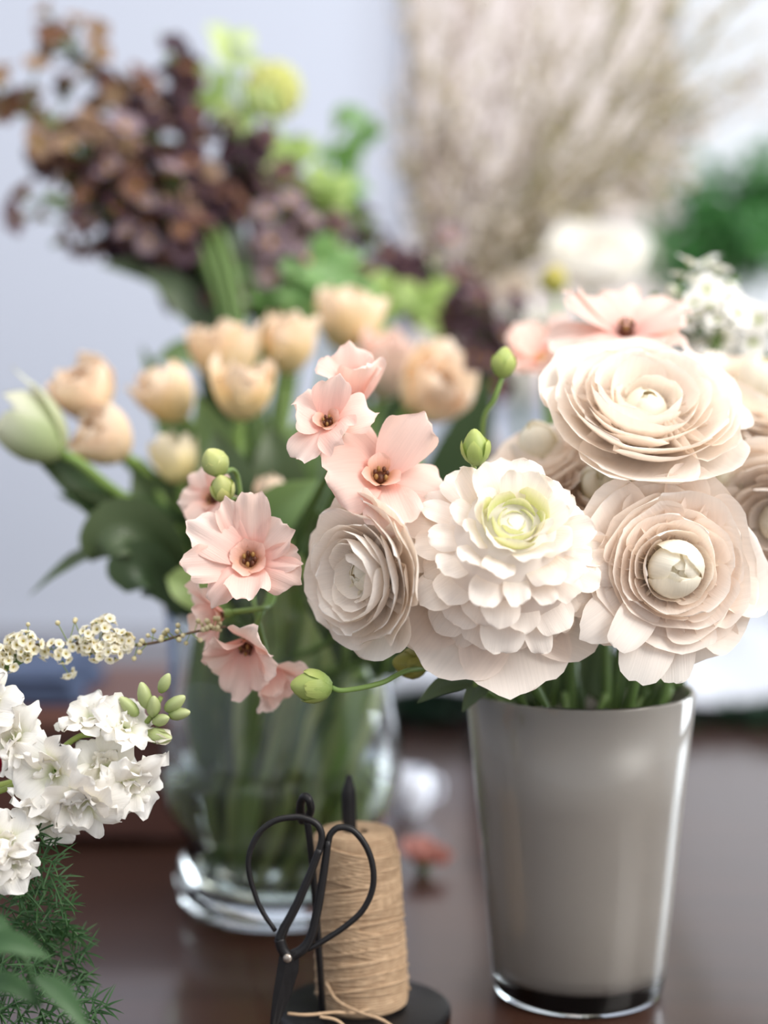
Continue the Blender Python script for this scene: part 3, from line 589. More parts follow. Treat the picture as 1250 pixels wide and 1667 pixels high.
lime('lime green leaves between the brown cluster top and the round bloom', (440, 420), [(262, 55), (330, 100), (350, 130), (470, 260)], 1.20, 2, lg)
lime('lime green leafy sprig rising behind the mauve sprays', (500, 430), [(470, 230), (540, 300), (500, 330), (440, 300), (520, 380)], 1.15, 3, lg)
lime('bright green leaf tuft standing alone against the wall, left of the pale branches', (540, 430), [(555, 175), (590, 215), (560, 330)], 1.22, 4, lg2)
lime('mid green leafy sprig low behind the tulips', (480, 520), [(520, 410), (430, 450), (400, 510), (560, 420), (600, 440)], 1.08, 5, lg2, sz=.022)
lime('yellow green leafy sprig behind the upper row of tulips', (560, 540), [(500, 470), (650, 470), (420, 510), (690, 500)], 1.08, 6, lg, sz=.02)
# dark leaves under the brown cluster
for i, (x0, y0, x1, y1, Y, W) in enumerate([(370, 520, 330, 400, 1.05, .015), (340, 500, 160, 430, 1.05, .009), (330, 540, 230, 440, 1.04, .010), (350, 600, 250, 590, 1.02, .009), (400, 560, 290, 480, 1.06, .014), (420, 540, 345, 250, 1.09, .006)]):
    lab = ['dark green leaf on the thick stem below the brown cluster', 'long thin dark leaf reaching left below the brown cluster', 'short dark leaf drooping under the brown cluster', 'green leaf pointing left over the peach tinged tulip', 'broad dark leaf behind the left cream tulips', 'grey green blade standing in the middle of the dark cluster'][i]
    a, b = P(x0, y0, Y), P(x1, y1, Y)
    leaf_stalk(lab, [([a, a.lerp(b, .5)+Vector((0, 0, .008)), b], W, (.2, -1, .4), [DK, DK, DK, MD, MD, (srgb((110, 130, 110)), srgb((140, 158, 140)))][i], dict(fold=.3))], [a, P(400, 750, .98), gb(0, .17), gb(.01*i-.02, .05)], name='long_leaf')

# ---------------------------------------------------------------- pale branches, in a jar behind
JC = P(850, 1000, 1.32); JC.z = 0
jar = thing('jar', 'dark green bottle glass jar holding the pale branches, behind the white vase', 'jar', JC)
mj = basic('jar_glass', (30, 44, 34), 0.12, amt=.05)
lathe(MB(), [(0, 0), (.040, 0), (.044, .004), (.045, .10), (.036, .125), (.032, .14), (.034, .15), (.031, .15), (.030, .14), (.033, .125), (.041, .10), (.040, .008), (0, .008)], JC, 40).build('jar_body', mj, jar)
tw1, tw2 = srgb((150, 144, 100)), srgb((176, 168, 128)); tw3 = srgb((168, 148, 140))
budm = [floret_mesh('blossom_a', (srgb((216, 206, 180)), srgb((232, 224, 214)), srgb((238, 230, 226))), srgb((190, 180, 110)), W=.55, seed=5), floret_mesh('blossom_b', (srgb((170, 160, 110)), srgb((192, 184, 130)), srgb((204, 196, 150))), srgb((160, 150, 90)), W=.45, seed=6)]
def branch(lab, tipx, tipy, Y, seed, col, n=34, bend=0, tw=.052, sz=(.0032, .0060), base=(735, 540)):
    rr = random.Random(seed); top = P(tipx, tipy, Y); b = P(base[0], base[1], lerp(Y, 1.32, .5)); lo = JC+Vector((rr.uniform(-.02, .02), rr.uniform(-.02, .02), .01)); nk = JC+Vector((rr.uniform(-.018, .018), rr.uniform(-.018, .018), .15))
    T = thing('blossom_branch', lab, 'branch', top, 'pale blossom branches behind the bouquet'); st = MB()
    m = b.lerp(top, .5)+Vector((bend, 0, .01)); path = [top, m, b, nk, lo]; tube(st, path, lambda t: lerp(.0022, .0052, t)*(1.35 if seed in (104, 105, 106, 107) else .9), 6, mix(col, srgb((120, 112, 74)), .5 if seed in (104, 105, 106, 107) else 0), tw3)
    sp = smooth_path([top, m, b], 12); ends = []
    for k in range(n):
        j = int(rr.random()**.8*(len(sp)-1)); p = sp[j]; T_ = (sp[max(0, j-1)]-sp[min(len(sp)-1, j+1)]).normalized()
        s_ = T_.cross(Vector((0, 1, 0))).normalized()*rr.choice((-1, 1)); d = (T_*rr.uniform(.9, 1.4)+s_*rr.uniform(.15, .65)+Vector((0, rr.uniform(-.5, .5), 0))).normalized()*tw*rr.uniform(.6, 1.6)
        q = p+d; tube(st, [p, p+d*.5+s_*.003, q], .0009, 4, col, col, n=3, cap=False); ends.append((p, q))
    st.build('stem', M['stem'], T)
    bl = MB(); tmpl = [[(Vector(v.co), [tuple(f.vertices) for f in me.polygons]) for v in me.vertices] for me in ()]
    for me in budm:
        vv = [v.co.copy() for v in me.vertices]; ff = [tuple(f.vertices) for f in me.polygons]; cc = [tuple(a.color[:3]) for a in me.color_attributes['Col'].data]; tmpl.append((vv, ff, cc))
    for p, q in ends:
        for k in range(4):
            vv, ff, cc = tmpl[0] if rr.random() < .72 else tmpl[1]; x = p.lerp(q, rr.uniform(.25, 1.05)); mt = axis_mat(x, (rr.uniform(-1, 1), rr.uniform(-1, .3), rr.uniform(-.5, 1)), 0, rr.uniform(*sz))
            bl.add([mt @ v for v in vv], ff, list(cc))
    o = bl.build('blossoms', M['petal'], T); o['kind'] = 'stuff'
for i, (x, y, Y, bend, lab) in enumerate([
 (672, -20, 1.36, -.012, 'thin pale branch furthest left, with a green tinge at its tip'), (760, -40, 1.40, -.01, 'pale pinkish branch second from the left'), (860, -60, 1.44, .0, 'pale blossom branch rising nearly straight up in the middle'), (950, -20, 1.38, 0.005, 'pale blossom branch just right of the middle one'),
 (1040, -60, 1.36, .012, 'olive tinged branch leaning right, the densest one'), (1110, -20, 1.34, .014, 'olive branch crossing the edge of the beige board'), (1210, -10, 1.33, .01, 'olive branch reaching the top right corner'), (1130, 150, 1.36, .01, 'branch leaning right below the corner one'), (1250, 120, 1.40, .0, 'thin olive branch reaching furthest right'),
 (1040, 290, 1.34, -.005, 'low pale branch arching right over the white bloom'), (710, 200, 1.34, -.008, 'short pinkish branch at the lower left of the spray'), (930, 200, 1.46, 0, 'short hazy branch at the back of the spray')]):
    branch(lab, x, y, Y, 100+i, mix(tw1, tw3, 1.0 if i in (1, 2, 10, 11) else (0.2 if i in (4, 5, 6, 7) else .6)), bend=bend)

# white blurred bloom and others at the back
def pom(lab, c, axis, Rad, n, seed, cols, nm='peony', path=None, group=None):
    T = thing(nm, lab, 'flower', c, group); M4 = axis_mat(c, axis) @ Matrix.Translation((0, 0, -Rad*.5)); rr = random.Random(seed)
    for i in range(n):
        f = (i+.5)/n; a = i*2.39996; Rm = Rad*lerp(.2, 1, f)
        petal(MB(), M4, a, Rm*1.5, Rm*.8, 0, lerp(150, 75, f)+rr.uniform(-10, 10), 0, Rad*.5*(1-f), kc=1, base=.5, seed=seed+i, cols=cols, nu=6, nv=7, rmin=.003, ruffle=.002, tip=rr.choice((-20, 20))).build('petal', M['petal'], T)
    stem_part(T, [M4 @ Vector((0, 0, 0))]+path, .003); return T
WHT = (srgb((240, 240, 215)), srgb((252, 252, 246)), srgb((254, 254, 252)))
pom('large blurred white bloom behind the brown eyed pink one', P(962, 425, 1.22), (0, -.5, .8), .042, 30, 5, WHT, path=[P(955, 520, 1.25), P(900, 800, 1.3), JC+Vector((.012, -.01, .15)), JC+Vector((0, 0, .012))])
pom('smaller blurred white bloom left of the large white one, beside the branch feet', P(835, 470, 1.26), (-.3, -.6, .6), .020, 14, 6, (srgb((230, 215, 190)), srgb((246, 238, 226)), srgb((250, 244, 236))), path=[P(840, 540, 1.26), P(850, 800, 1.3), JC+Vector((-.012, -.01, .15)), JC+Vector((.01, 0, .012))])
pom('blurred white bud shaped bloom left of the pink bloom with the brown eye', P(885, 520, 1.05), (-.1, -.3, 1), .017, 12, 7, WHT, path=[P(890, 600, 1.02), P(900, 900, .86), VX+Vector((0, .02, .145)), VX+Vector((0, .01, .02))])

# small white florets top right: each its own sprig
wf = floret_mesh('white_floret', (srgb((238, 242, 220)), srgb((252, 252, 250)), srgb((254, 254, 254))), srgb((190, 205, 120)), n=4, W=.62, el=(35, -10), seed=71)
wb = MB(); blob(wb, Matrix.Identity(4), .45, .45, .7, 8, 6, srgb((214, 222, 190)), srgb((245, 246, 236)), point=.3); wb = wb.mesh('white_bud', M['petal'])
gl = MB(); leaf(gl, [(0, 0, -.3), (.5, 0, .3), (1.1, 0, .6)], .4, up=(-.3, 0, 1), cols=MD); gl = gl.mesh('tiny_leaf', M['leaf'])
for i, (x, y, x2, y2, Y, n, lab) in enumerate([(1100, 470, 1130, 560, .88, 30, 'sprig of tiny white florets, left one in the top right group'), (1165, 465, 1165, 570, .90, 32, 'sprig of tiny white florets, middle one in the top right group'), (1225, 510, 1200, 590, .90, 30, 'sprig of tiny white florets running off the right edge'), (1165, 530, 1160, 600, .86, 24, 'sprig of tiny white florets lowest, touching the large upturned ranunculus')]):
    spray(lab, [P(x, y, Y), P(x2, y2, Y)], .0175, (.0066, .0095), n, [wf, wb, gl], 200+i, 'white_sprig', 'flower', path=[P(1080, 800, .84), VX+Vector((.02+.004*i, .02-.006*i, .15)), VX+Vector((.01, .01, .02))], stem_r=.0014, weights=(6, 1, .8), group='white floret sprigs at top right')

# dark green shrub at right, far behind
SC = P(955, 1000, 1.78); SC.z = 0
T = thing('shrub', 'dark green leafy shrub in a pot at the far right, out of focus', 'shrub', SC)
lathe(MB(), [(0, 0), (.045, 0), (.060, .10), (.064, .10), (.064, .112), (.056, .112), (.050, .095), (0, .095)], SC, 32).build('pot', basic('pot_clay', (70, 60, 55), .8), T)
rr = random.Random(77); st = MB(); lv = MB(); cc0 = P(1205, 385, 1.80); tops = []
for k in range(26):
    a = rr.uniform(0, 6.28); e = rr.uniform(-.8, 1.3); q = cc0+Vector((math.cos(a)*math.cos(e)*.118, math.sin(a)*math.cos(e)*.10, math.sin(e)*.085))*rr.uniform(.6, 1.1)
    m = SC.lerp(cc0, .62)+Vector((rr.uniform(-.01, .01), 0, .02)); tube(st, [SC+Vector((0, 0, .09)), SC+Vector((0, 0, .16)), m, cc0.lerp(q, .3), q], .0016, 5, STEMD, STEMD, n=4, cap=False); tops.append((m, q))
for k in range(1500):
    m, q = rr.choice(tops); p = cc0.lerp(q, rr.uniform(.1, 1.1))+Vector((rr.gauss(0, .011), rr.gauss(0, .011), rr.gauss(0, .011))); d = Vector((rr.gauss(0, 1), rr.gauss(0, 1), rr.gauss(0, 1))).normalized()*rr.uniform(.014, .024)
    c1 = mix(srgb((44, 104, 50)), srgb((84, 146, 74)), rr.random()); leaf(lv, [p, p+d*.5+Vector((0, 0, .002)), p+d], .006, up=(rr.uniform(-1, 1), -1, 1), cols=(c1, c1), nu=2, n=2, seed=k)
st.build('stem', M['stem'], T); o = lv.build('foliage', M['leaf'], T)

# ---------------------------------------------------------------- things on the table behind
# wooden box with a folded cloth on it, left
bx0 = P(-200, 1375, 1.05).x; bx1 = P(330, 1375, 1.05).x
T = thing('wooden_box', 'low reddish brown wooden box behind the glass vase at left', 'box', ((bx0+bx1)/2, 1.15, 0))
mbx = wood_mat('box_wood', (74, 40, 32), (98, 58, 46), .45, (3, 20, 20)); mbt = wood_mat('box_rim_wood', (96, 56, 42), (120, 76, 58), .5, (3, 20, 20))
box(MB(), (bx0, 1.045, .006), (bx1, 1.055, .078)).build('front_panel', mbx, T, smooth=False)
box(MB(), (bx0, 1.235, .006), (bx1, 1.245, .078)).build('back_panel', mbx, T, smooth=False)
for x in (bx0, bx1-.01): box(MB(), (x, 1.0555, .006), (x+.01, 1.2345, .078)).build('side_panel', mbx, T, smooth=False)
for x in (bx0+.02, bx1-.04):
    box(MB(), (x, 1.06, 0), (x+.02, 1.23, .006)).build('foot', mbx, T, smooth=False)
box(MB(), (bx0-.004, 1.040, .0782), (bx1+.004, 1.250, .086)).build('lid', mbt, T, smooth=False)
mcl = basic('cloth', (84, 98, 128), .95, noise_scale=90, bump=.3)
mb = MB(); 
for k in range(3):
    v = []; f = []; nx, ny = 26, 10; zz = .0865+k*.0075
    for s_ in (0, 1):
        for j in range(ny+1):
            for i in range(nx+1):
                X = lerp(P(-150, 1150, 1.15).x, P(150, 1150, 1.15).x-.004*k, i/nx); Yy = lerp(1.08, 1.22, j/ny)
                v.append((X+.004*math.sin(j*1.1+k), Yy, zz+s_*(.0062+.0012*math.sin(i*.7+k*2)*math.sin(j*.8))))
    W_ = nx+1; H_ = (ny+1)*W_
    for j in range(ny):
        for i in range(nx):
            q = j*W_+i; f += [(q, q+W_, q+W_+1, q+1), (H_+q, H_+q+1, H_+q+W_+1, H_+q+W_)]
    for i in range(nx): f += [(i, i+1, H_+i+1, H_+i), (ny*W_+i+1, ny*W_+i, H_+ny*W_+i, H_+ny*W_+i+1)]
    for j in range(ny): f += [((j+1)*W_, j*W_, H_+j*W_, H_+(j+1)*W_), (j*W_+nx, (j+1)*W_+nx, H_+(j+1)*W_+nx, H_+j*W_+nx)]
    mb.add(v, f)
tag(mb.build('folded_cloth', mcl), 'folded slate blue cloth lying on the wooden box at left', 'cloth')

# white paper over dark foliage, right and middle, far end of the table
mb = MB(); v = []; f = []; nx, ny = 44, 16
x0, x1 = P(610, 1150, 1.45).x, P(1420, 1150, 1.45).x
for s_ in (0, 1):
    for j in range(ny+1):
        for i in range(nx+1):
            X = lerp(x0, x1, i/nx)+.05*j/ny*.3; Yy = lerp(1.42, 1.97, j/ny); z = .040+.006*math.sin(i*.35)+.004*math.sin(j*.6+i*.2)-.018*max(0, (i/nx-.72)/.28)**2+(.012*(1-j/3)**2 if j < 3 else 0)*(-1)
            v.append((X, Yy+.012*math.sin(i*.21+.6), z+s_*.0012))
W_ = nx+1; H_ = (ny+1)*W_
for j in range(ny):
    for i in range(nx):
        q = j*W_+i; f += [(q, q+W_, q+W_+1, q+1), (H_+q, H_+q+1, H_+q+W_+1, H_+q+W_)]
for i in range(nx): f += [(i, i+1, H_+i+1, H_+i), (ny*W_+i+1, ny*W_+i, H_+ny*W_+i, H_+ny*W_+i+1)]
for j in range(ny): f += [((j+1)*W_, j*W_, H_+j*W_, H_+(j+1)*W_), (j*W_+nx, (j+1)*W_+nx, H_+(j+1)*W_+nx, H_+j*W_+nx)]
mb.add(v, f); tag(mb.build('wrapping_paper', basic('paper', (196, 200, 210), .8, amt=.01)), 'large sheet of white wrapping paper lying over dark leaves at the far end', 'paper')
rr = random.Random(31)
for c_, (xa, xb, lab) in enumerate([(600, 800, 'dark green cut foliage under the white paper, between the two vases'), (1090, 1400, 'dark green cut foliage under the white paper, at the right edge')]):
    base = P((xa+xb)/2, 1215, 1.45); base.z = .012
    T = thing('cut_foliage', lab, 'greenery', base)
    mb = MB(); xA, xB = P(xa, 1200, 1.45).x, P(xb, 1200, 1.45).x
    tube(mb, [(xA, 1.50, .012), ((xA+xB)/2, 1.48, .016), (xB, 1.5, .012)], .003, 6, STEMD, STEMD); mb.build('stem', M['stem'], T)
    lf = MB()
    for k in range(150):
        p = Vector((rr.uniform(xA, xB), rr.uniform(1.40, 1.60), rr.uniform(.004, .024))); a = rr.uniform(0, 6.28); d = Vector((math.cos(a), math.sin(a)*.6, rr.uniform(-.08, .12)))*.03
        c1 = mix(srgb((20, 48, 34)), srgb((40, 74, 50)), rr.random()); leaf(lf, [p, p+d*.5+Vector((0, 0, .003)), p+d], .009, up=(0, 0, 1), cols=(c1, c1), nu=2, n=2, seed=k)
    lf.build('foliage', M['leaf'], T)

# small white porcelain cup and fallen pink petals behind the twine
c0 = P(668, 1338, 1.12); c0.z = 0
T = thing('cup', 'small round white porcelain cup on the table between the vases, blurred', 'cup', c0)
lathe(MB(), [(0, 0), (.009, 0), (.010, .002), (.0155, .012), (.0165, .022), (.0140, .033), (.0128, .033), (.0152, .022), (.0142, .013), (.006, .004), (0, .004)], c0, 32).build('cup_body', basic('porcelain', (226, 232, 246), .2, amt=.01), T)
tube(MB(), [c0+Vector((.0145, 0, .028)), c0+Vector((.021, 0, .026)), c0+Vector((.021, 0, .014)), c0+Vector((.0150, 0, .011))], .0015, 8).build('handle', bpy.data.materials['porcelain'], T)
c0 = P(688, 1440, .985); c0.z = 0
T = thing('fallen_bloom', 'dusty pink fallen flower head lying on the table behind the twine spool', 'flower', c0)
for k in range(9):
    petal(MB(), axis_mat(c0+Vector((rnd.uniform(-.006, .006), 0, .006)), (.2, -.3, 1)), k*.7, .018, .009, 20, 60+rnd.uniform(-30, 20), 0, 0, kc=1.2, seed=k, cols=(srgb((160, 106, 96)), srgb((176, 118, 108)), srgb((186, 130, 120))), nu=6, nv=6, ruffle=.001).build('petal', M['petal'], T)
blob(MB(), Matrix.Translation(c0+Vector((0, 0, .0045))), .005, .005, .0045, 10, 6, STEMG, STEMG).build('calyx', M['leaf'], T)

# ---------------------------------------------------------------- twine on its iron stand, scissors
KC = P(592, 1652, .752); KC.z = 0
mi, nt, pi_ = new_mat('black_iron'); 
tc = nt.nodes.new('ShaderNodeTexCoord'); n_ = nt.nodes.new('ShaderNodeTexNoise'); n_.inputs['Scale'].default_value = 400; b_ = nt.nodes.new('ShaderNodeBump'); b_.inputs['Strength'].default_value = .25; b_.inputs['Distance'].default_value = .0004
nt.links.new(tc.outputs['Object'], n_.inputs['Vector']); nt.links.new(n_.outputs['Fac'], b_.inputs['Height']); nt.links.new(b_.outputs['Normal'], pi_.inputs['Normal'])
pi_.inputs['Base Color'].default_value = (.012, .011, .012, 1); pi_.inputs['Roughness'].default_value = .42; pi_.inputs['Metallic'].default_value = .3
T = thing('twine_stand', 'black iron stand with a round base, a spike through the twine and a hooked rod', 'stand', KC)
lathe(MB(), [(0, 0), (.040, 0), (.042, .001), (.042, .003), (.040, .0042), (.010, .005), (0, .005)], KC, 48).build('base', mi, T)
spx = P(568, 1300, .752); spz = P(568, 1262, .752).z
tube(MB(), [KC+Vector((0, 0, .005)), Vector((lerp(KC.x, spx.x, .55), KC.y, .06)), Vector((spx.x, KC.y, spz-.02)), Vector((spx.x, KC.y, spz))], lambda t: .0034 if t < .86 else lerp(.0034, .0012, (t-.86)/.14), 10).build('spike', mi, T)
hk = P(497, 1310, .715)
rod = [P(526, 1700, .735), P(520, 1560, .722), P(512, 1450, .718), P(505, 1375, .716), P(500, 1335, .715)]
rod[0].z = .004
tube(MB(), rod, .0016, 8).build('rod', mi, T)
tube(MB(), [P(500, 1337, .715), P(506, 1318, .712), P(503, 1302, .710), P(496, 1297, .712), P(490, 1306, .715), P(489, 1322, .718), P(493, 1336, .722)], lambda t: lerp(.0017, .0022, t), 8).build('hook', mi, T)
# spool
mt, nt, pt_ = new_mat('jute_twine')
tc = nt.nodes.new('ShaderNodeTexCoord'); n_ = nt.nodes.new('ShaderNodeTexNoise'); n_.inputs['Scale'].default_value = 260; n_.inputs['Detail'].default_value = 5
mx = nt.nodes.new('ShaderNodeMix'); mx.data_type = 'RGBA'; mx.inputs[6].default_value = (*srgb((158, 128, 98)), 1); mx.inputs[7].default_value = (*srgb((212, 184, 152)), 1)
b_ = nt.nodes.new('ShaderNodeBump'); b_.inputs['Strength'].default_value = .6; b_.inputs['Distance'].default_value = .0006
nt.links.new(tc.outputs['Object'], n_.inputs['Vector']); nt.links.new(n_.outputs['Fac'], mx.inputs[0]); nt.links.new(mx.outputs[2], pt_.inputs['Base Color']); nt.links.new(n_.outputs['Fac'], b_.inputs['Height']); nt.links.new(b_.outputs['Normal'], pt_.inputs['Normal']); pt_.inputs['Roughness'].default_value = .9
ztop = P(600, 1352, .752).z; zb = .0052; R0 = .0205; tilt = spx.x-KC.x
T = thing('twine_spool', 'tall cone of natural jute twine standing on the black iron base', 'spool', KC+Vector((0, 0, zb)))
cen = lambda z: Vector((KC.x+tilt*.55*(z/ztop), KC.y, z))
def prof(z): t = (z-zb)/(ztop-zb); return R0*lerp(1.06, .93, t)*(1-.10*max(0, (t-.94)/.06)**2)*(1-.05*max(0, (.05-t)/.05))
# a core body under the wound strands
core = MB(); lathe(core, [(0.0042, zb), (prof(zb)-.001, zb), (prof(.03)-.0012, .03), (prof(.06)-.0012, .06), (prof(ztop)-.0022, ztop-.001), (.0052, ztop-.0006), (.0048, ztop-.006), (.0048, zb+.001)], (KC.x+tilt*.25, KC.y, 0), 40); core.build('core', mt, T)
def wind(z0, z1, pitch, slope, rad, extra, seed):
    rr = random.Random(seed); turns = (z1-z0)/pitch; N = int(turns*22); out = []
    for i in range(N+1):
        a = 2*math.pi*turns*i/N; z = lerp(z0, z1, i/N)+slope*math.sin(a+seed); z = min(max(z, zb+.0008), ztop-.0008)
        out.append(cen(z)+Vector((math.cos(a), math.sin(a), 0))*(prof(z)+extra)+Vector((0, 0, 0)))
    return out
mb = MB()
tube(mb, wind(zb+.001, ztop-.001, .00125, .0, 0, -.0004, 1), .00072, 5, n=0)
for k, (za, zc, sl) in enumerate([(.012, .022, .004), (.024, .036, -.004), (.036, .050, .005), (.048, .060, -.0045), (.058, .070, .005), (.068, ztop-.006, -.004), (.010, ztop-.01, .006)]):
    tube(mb, wind(za, zc, .0016 if k < 6 else .006, sl, 0, .00035+.0001*k, k+3), .00070, 5, n=0)
tube(mb, [cen(ztop)+Vector((math.cos(i*.5), math.sin(i*.5), 0))*lerp(prof(ztop-.002)-.0008, .006, i/160)+Vector((0, 0, -.0006)) for i in range(161)], .0007, 5, n=0)
mb.build('wound_twine', mt, T)
tail = MB(); tube(tail, [P(531, 1600, .736), P(548, 1628, .728), P(585, 1648, .722), P(625, 1662, .718), P(660, 1690, .715)], .0008, 6)
tube(tail, [P(468, 1650, .716), P(500, 1652, .716), P(545, 1648, .722), P(580, 1648, .728), P(640, 1632, .736)], .0008, 6)
tube(tail, [P(520, 1655, .716), P(550, 1662, .716), P(580, 1690, .716)], .0008, 6); tail.build('loose_end', mt, T)

# scissors
D = .708
S = thing('scissors', 'black iron florist scissors with big wire loops, hanging in front of the twine', 'scissors', P(468, 1560, D))
q = lambda L_, d=0: [P(x, y, D+d) for x, y in L_]
lo = MB(); tube(lo, q([(448, 1515), (424, 1478), (408, 1432), (405, 1395), (420, 1358), (448, 1336), (480, 1330), (500, 1333), (517, 1343), (524, 1362), (518, 1390)]), lambda t: lerp(.00105, .0016, min(1, t*1.5)), 10); lo.build('left_loop', mi, S)
sh = MB(); tube(sh, q([(520, 1382), (506, 1420), (482, 1475), (462, 1512), (455, 1530)]), lambda t: lerp(.0017, .0024, t), 10); tube(sh, q([(455, 1528), (460, 1545), (469, 1558)]), .0026, 10); sh.build('left_shank', mi, S)
lo = MB(); tube(lo, q([(534, 1372), (538, 1358), (552, 1347), (575, 1352), (596, 1378), (607, 1412), (606, 1448), (590, 1482), (562, 1508), (532, 1528), (512, 1540), (498, 1546)], .0015), lambda t: lerp(.0016, .0013, t), 10); lo.build('right_loop', mi, S)
sh = MB(); tube(sh, q([(534, 1368), (527, 1420), (517, 1480), (506, 1525), (492, 1546), (470, 1558)], .0015), lambda t: lerp(.0017, .0026, t), 10); sh.build('right_shank', mi, S)
for nm, dd, pts_, ws in (('blade', -.0008, [(468, 1550), (462, 1585), (453, 1625), (443, 1672), (438, 1700)], (.0036, .0034, .0027, .0012, .0002)), ('blade', .0016, [(474, 1550), (474, 1580), (464, 1620), (450, 1665), (441, 1700)], (.0036, .0034, .0027, .0014, .0002))):
    mb = MB(); v = []; pp = q(pts_, dd)
    for p, w_ in zip(pp, ws):
        for sx, sy in ((-1, 0), (0, -.0009), (1, 0), (0, .0009)): v.append(p+Vector((sx*w_, sy, 0)))
    f = [(i*4+k, i*4+(k+1) % 4, i*4+4+(k+1) % 4, i*4+4+k) for i in range(4) for k in range(4)]+[(3, 2, 1, 0), (16, 17, 18, 19)]
    mb.add(v, f); mb.build('blade', mi, S, smooth=False)
mr_ = basic('steel_rivet', (170, 160, 150), .35, metal=.9)
mb = MB(); blob(mb, Matrix.Translation(P(468, 1560, D-.0028)), .0021, .0013, .0021, 16, 8); mb.build('rivet', mr_, S)

# ---------------------------------------------------------------- white stock at left
def floral(T, c, axis, r, seed, name='blossom', layers=3, cols=None):
    """one ruffled double blossom: calyx > petals in one part"""
    M4 = axis_mat(c, axis, seed); rr = random.Random(seed); mb = MB()
    cols = cols or (srgb((226, 234, 190)), srgb((252, 251, 246)), srgb((254, 253, 250)))
    for l in range(layers):
        m = 4 if l == 0 else 3
        for k in range(m):
            a = k*2*math.pi/m+l*.8+rr.uniform(-.35, .35)
            petal(mb, M4, a, r*(1.12-.34*l)*rr.uniform(.88, 1.15), r*(.66-.16*l)*rr.uniform(.85, 1.15), 58, (-14+46*l)+rr.uniform(-40, 22), r*.05, -r*.1+l*r*.05, kc=5, base=.22, peak=.72, ruffle=r*.20, seed=seed*19+k+l*7, cols=cols, nu=12, nv=11, rmin=.004, jag=.12, tip=rr.uniform(-60, 45), roll=rr.uniform(-.4, .4))
    o = mb.build(name, M['petal'], T)
    mb = MB()
    for k in range(4): petal(mb, M4, k*1.571, r*.62, r*.13, 78, 70, r*.06, -r*.55, kc=1, base=.7, peak=.4, seed=k, cols=(STEMG, LEAFL, srgb((190, 206, 130))), nu=4, nv=5, rmin=.002)
    cx = mb.build('calyx', M['leaf'], o)
    cx.location = (0, 0, 0)
    return M4 @ Vector((0, 0, -r*.6))
def build_sub(): pass
T = thing('white_stock', 'white stock stem entering from the left, its tip carrying pale green buds', 'flower', P(60, 1240, .70), 'white stock stems at left')
D = .70
nodes = []
SG = srgb((170, 186, 100)); SG2 = srgb((140, 160, 84))
for k, (x, y, dz, ax, r) in enumerate([(22, 1205, 0, (-.3, -.8, .5), .0160), (88, 1255, -.01, (-.3, -1, .1), .0170), (70, 1318, -.005, (-.3, -.6, -.7), .0160), (132, 1300, -.012, (.05, -.9, -.35), .0175), (172, 1250, 0, (.2, -.9, .2), .0150), (205, 1275, -.008, (.5, -.75, -.35), .0165), (150, 1172, .004, (-.3, -.5, .85), .0140), (203, 1185, 0, (.5, -.55, .6), .0140), (-15, 1150, .005, (-.2, -.8, .5), .0160)]):
    e = floral(T, P(x, y, D+dz), ax, r, 300+k); nodes.append(e)
mb = MB(); main = [P(-60, 1290, D+.01), P(20, 1275, D+.012), P(110, 1240, D+.014), P(180, 1215, D+.012), P(235, 1180, D+.006), P(262, 1135, D+.002)]
tube(mb, main, lambda t: lerp(.0022, .0011, t), 8, SG, SG2)
ms = smooth_path(main, 6)
for e in nodes: 
    p = min(ms, key=lambda v_: (v_-e).length); tube(mb, [p, p.lerp(e, .5)+Vector((0, 0, -.002)), e], .0010, 6, SG2, SG, n=4)
tube(mb, [P(-50, 1305, D-.004), P(40, 1270, D-.004), P(118, 1205, D), P(150, 1195, D)], .0013, 8, SG, SG2)
mb.build('stem', M['stem'], T)
for k, (x, y, ax, L) in enumerate([(235, 1132, (-.2, -.2, 1), .013), (268, 1112, (.4, -.2, .8), .0105), (250, 1150, (.1, -.5, .9), .012), (285, 1145, (.8, -.2, .6), .012), (292, 1162, (.95, -.3, .2), .011), (262, 1172, (.7, -.6, .3), .011), (210, 1150, (-.6, -.2, .7), .012), (258, 1198, (.9, -.4, -.1), .014)]):
    m4 = axis_mat(P(x, y, D), ax); mb = MB(); blob(mb, m4, L*.26, L*.26, L*.5, 10, 7, SG2, srgb((206, 214, 160)), ribs=4, rib=.08, point=.3)
    o = mb.build('bud', M['leaf'], T)
    if k == 7: 
        mb = MB()
        for j in range(4): petal(mb, m4, j*1.57, L*.8, L*.34, 70, 110, 0, -L*.3, kc=1, seed=j, cols=(SG, IVORY, IVORY), nu=6, nv=6, rmin=.003)
        mb.build('opening_petals', M['petal'], T)
# second stock below
T = thing('white_stock', 'white stock blossom cluster at the left edge, just above the feathery fern', 'flower', P(5, 1400, .68), 'white stock stems at left')
es = [floral(T, P(x, y, .68), ax, r, 400+k) for k, (x, y, ax, r) in enumerate([(6, 1372, (.2, -.8, .6), .0135), (16, 1405, (.5, -.8, -.3), .0130), (-22, 1400, (-.2, -.9, 0), .0140)])]
mb = MB(); tube(mb, [P(-100, 1420, .69), P(-40, 1400, .69), es[0], ], .0014, 8, SG, SG2); tube(mb, [P(-60, 1405, .69), es[1]], .001, 6, SG, SG2); mb.build('stem', M['stem'], T)
# dark red petal tip at the left edge
T = thing('ranunculus', 'deep red petals of a bloom mostly outside the left edge of the photo', 'flower', P(-22, 1247, .675))
for k in range(12):
    petal(MB(), axis_mat(P(-22, 1247, .675), (.2, -.9, .3)), k*2.4, .0088, .006, 10, 100-k*4, 0, 0, seed=k, cols=(srgb((70, 8, 20)), srgb((120, 20, 40)), srgb((130, 26, 46))), nu=6, nv=6).build('petal', M['petal'], T)
stem_part(T, [P(-25, 1255, .685), P(-60, 1330, .70), P(-100, 1400, .71)], .0015)

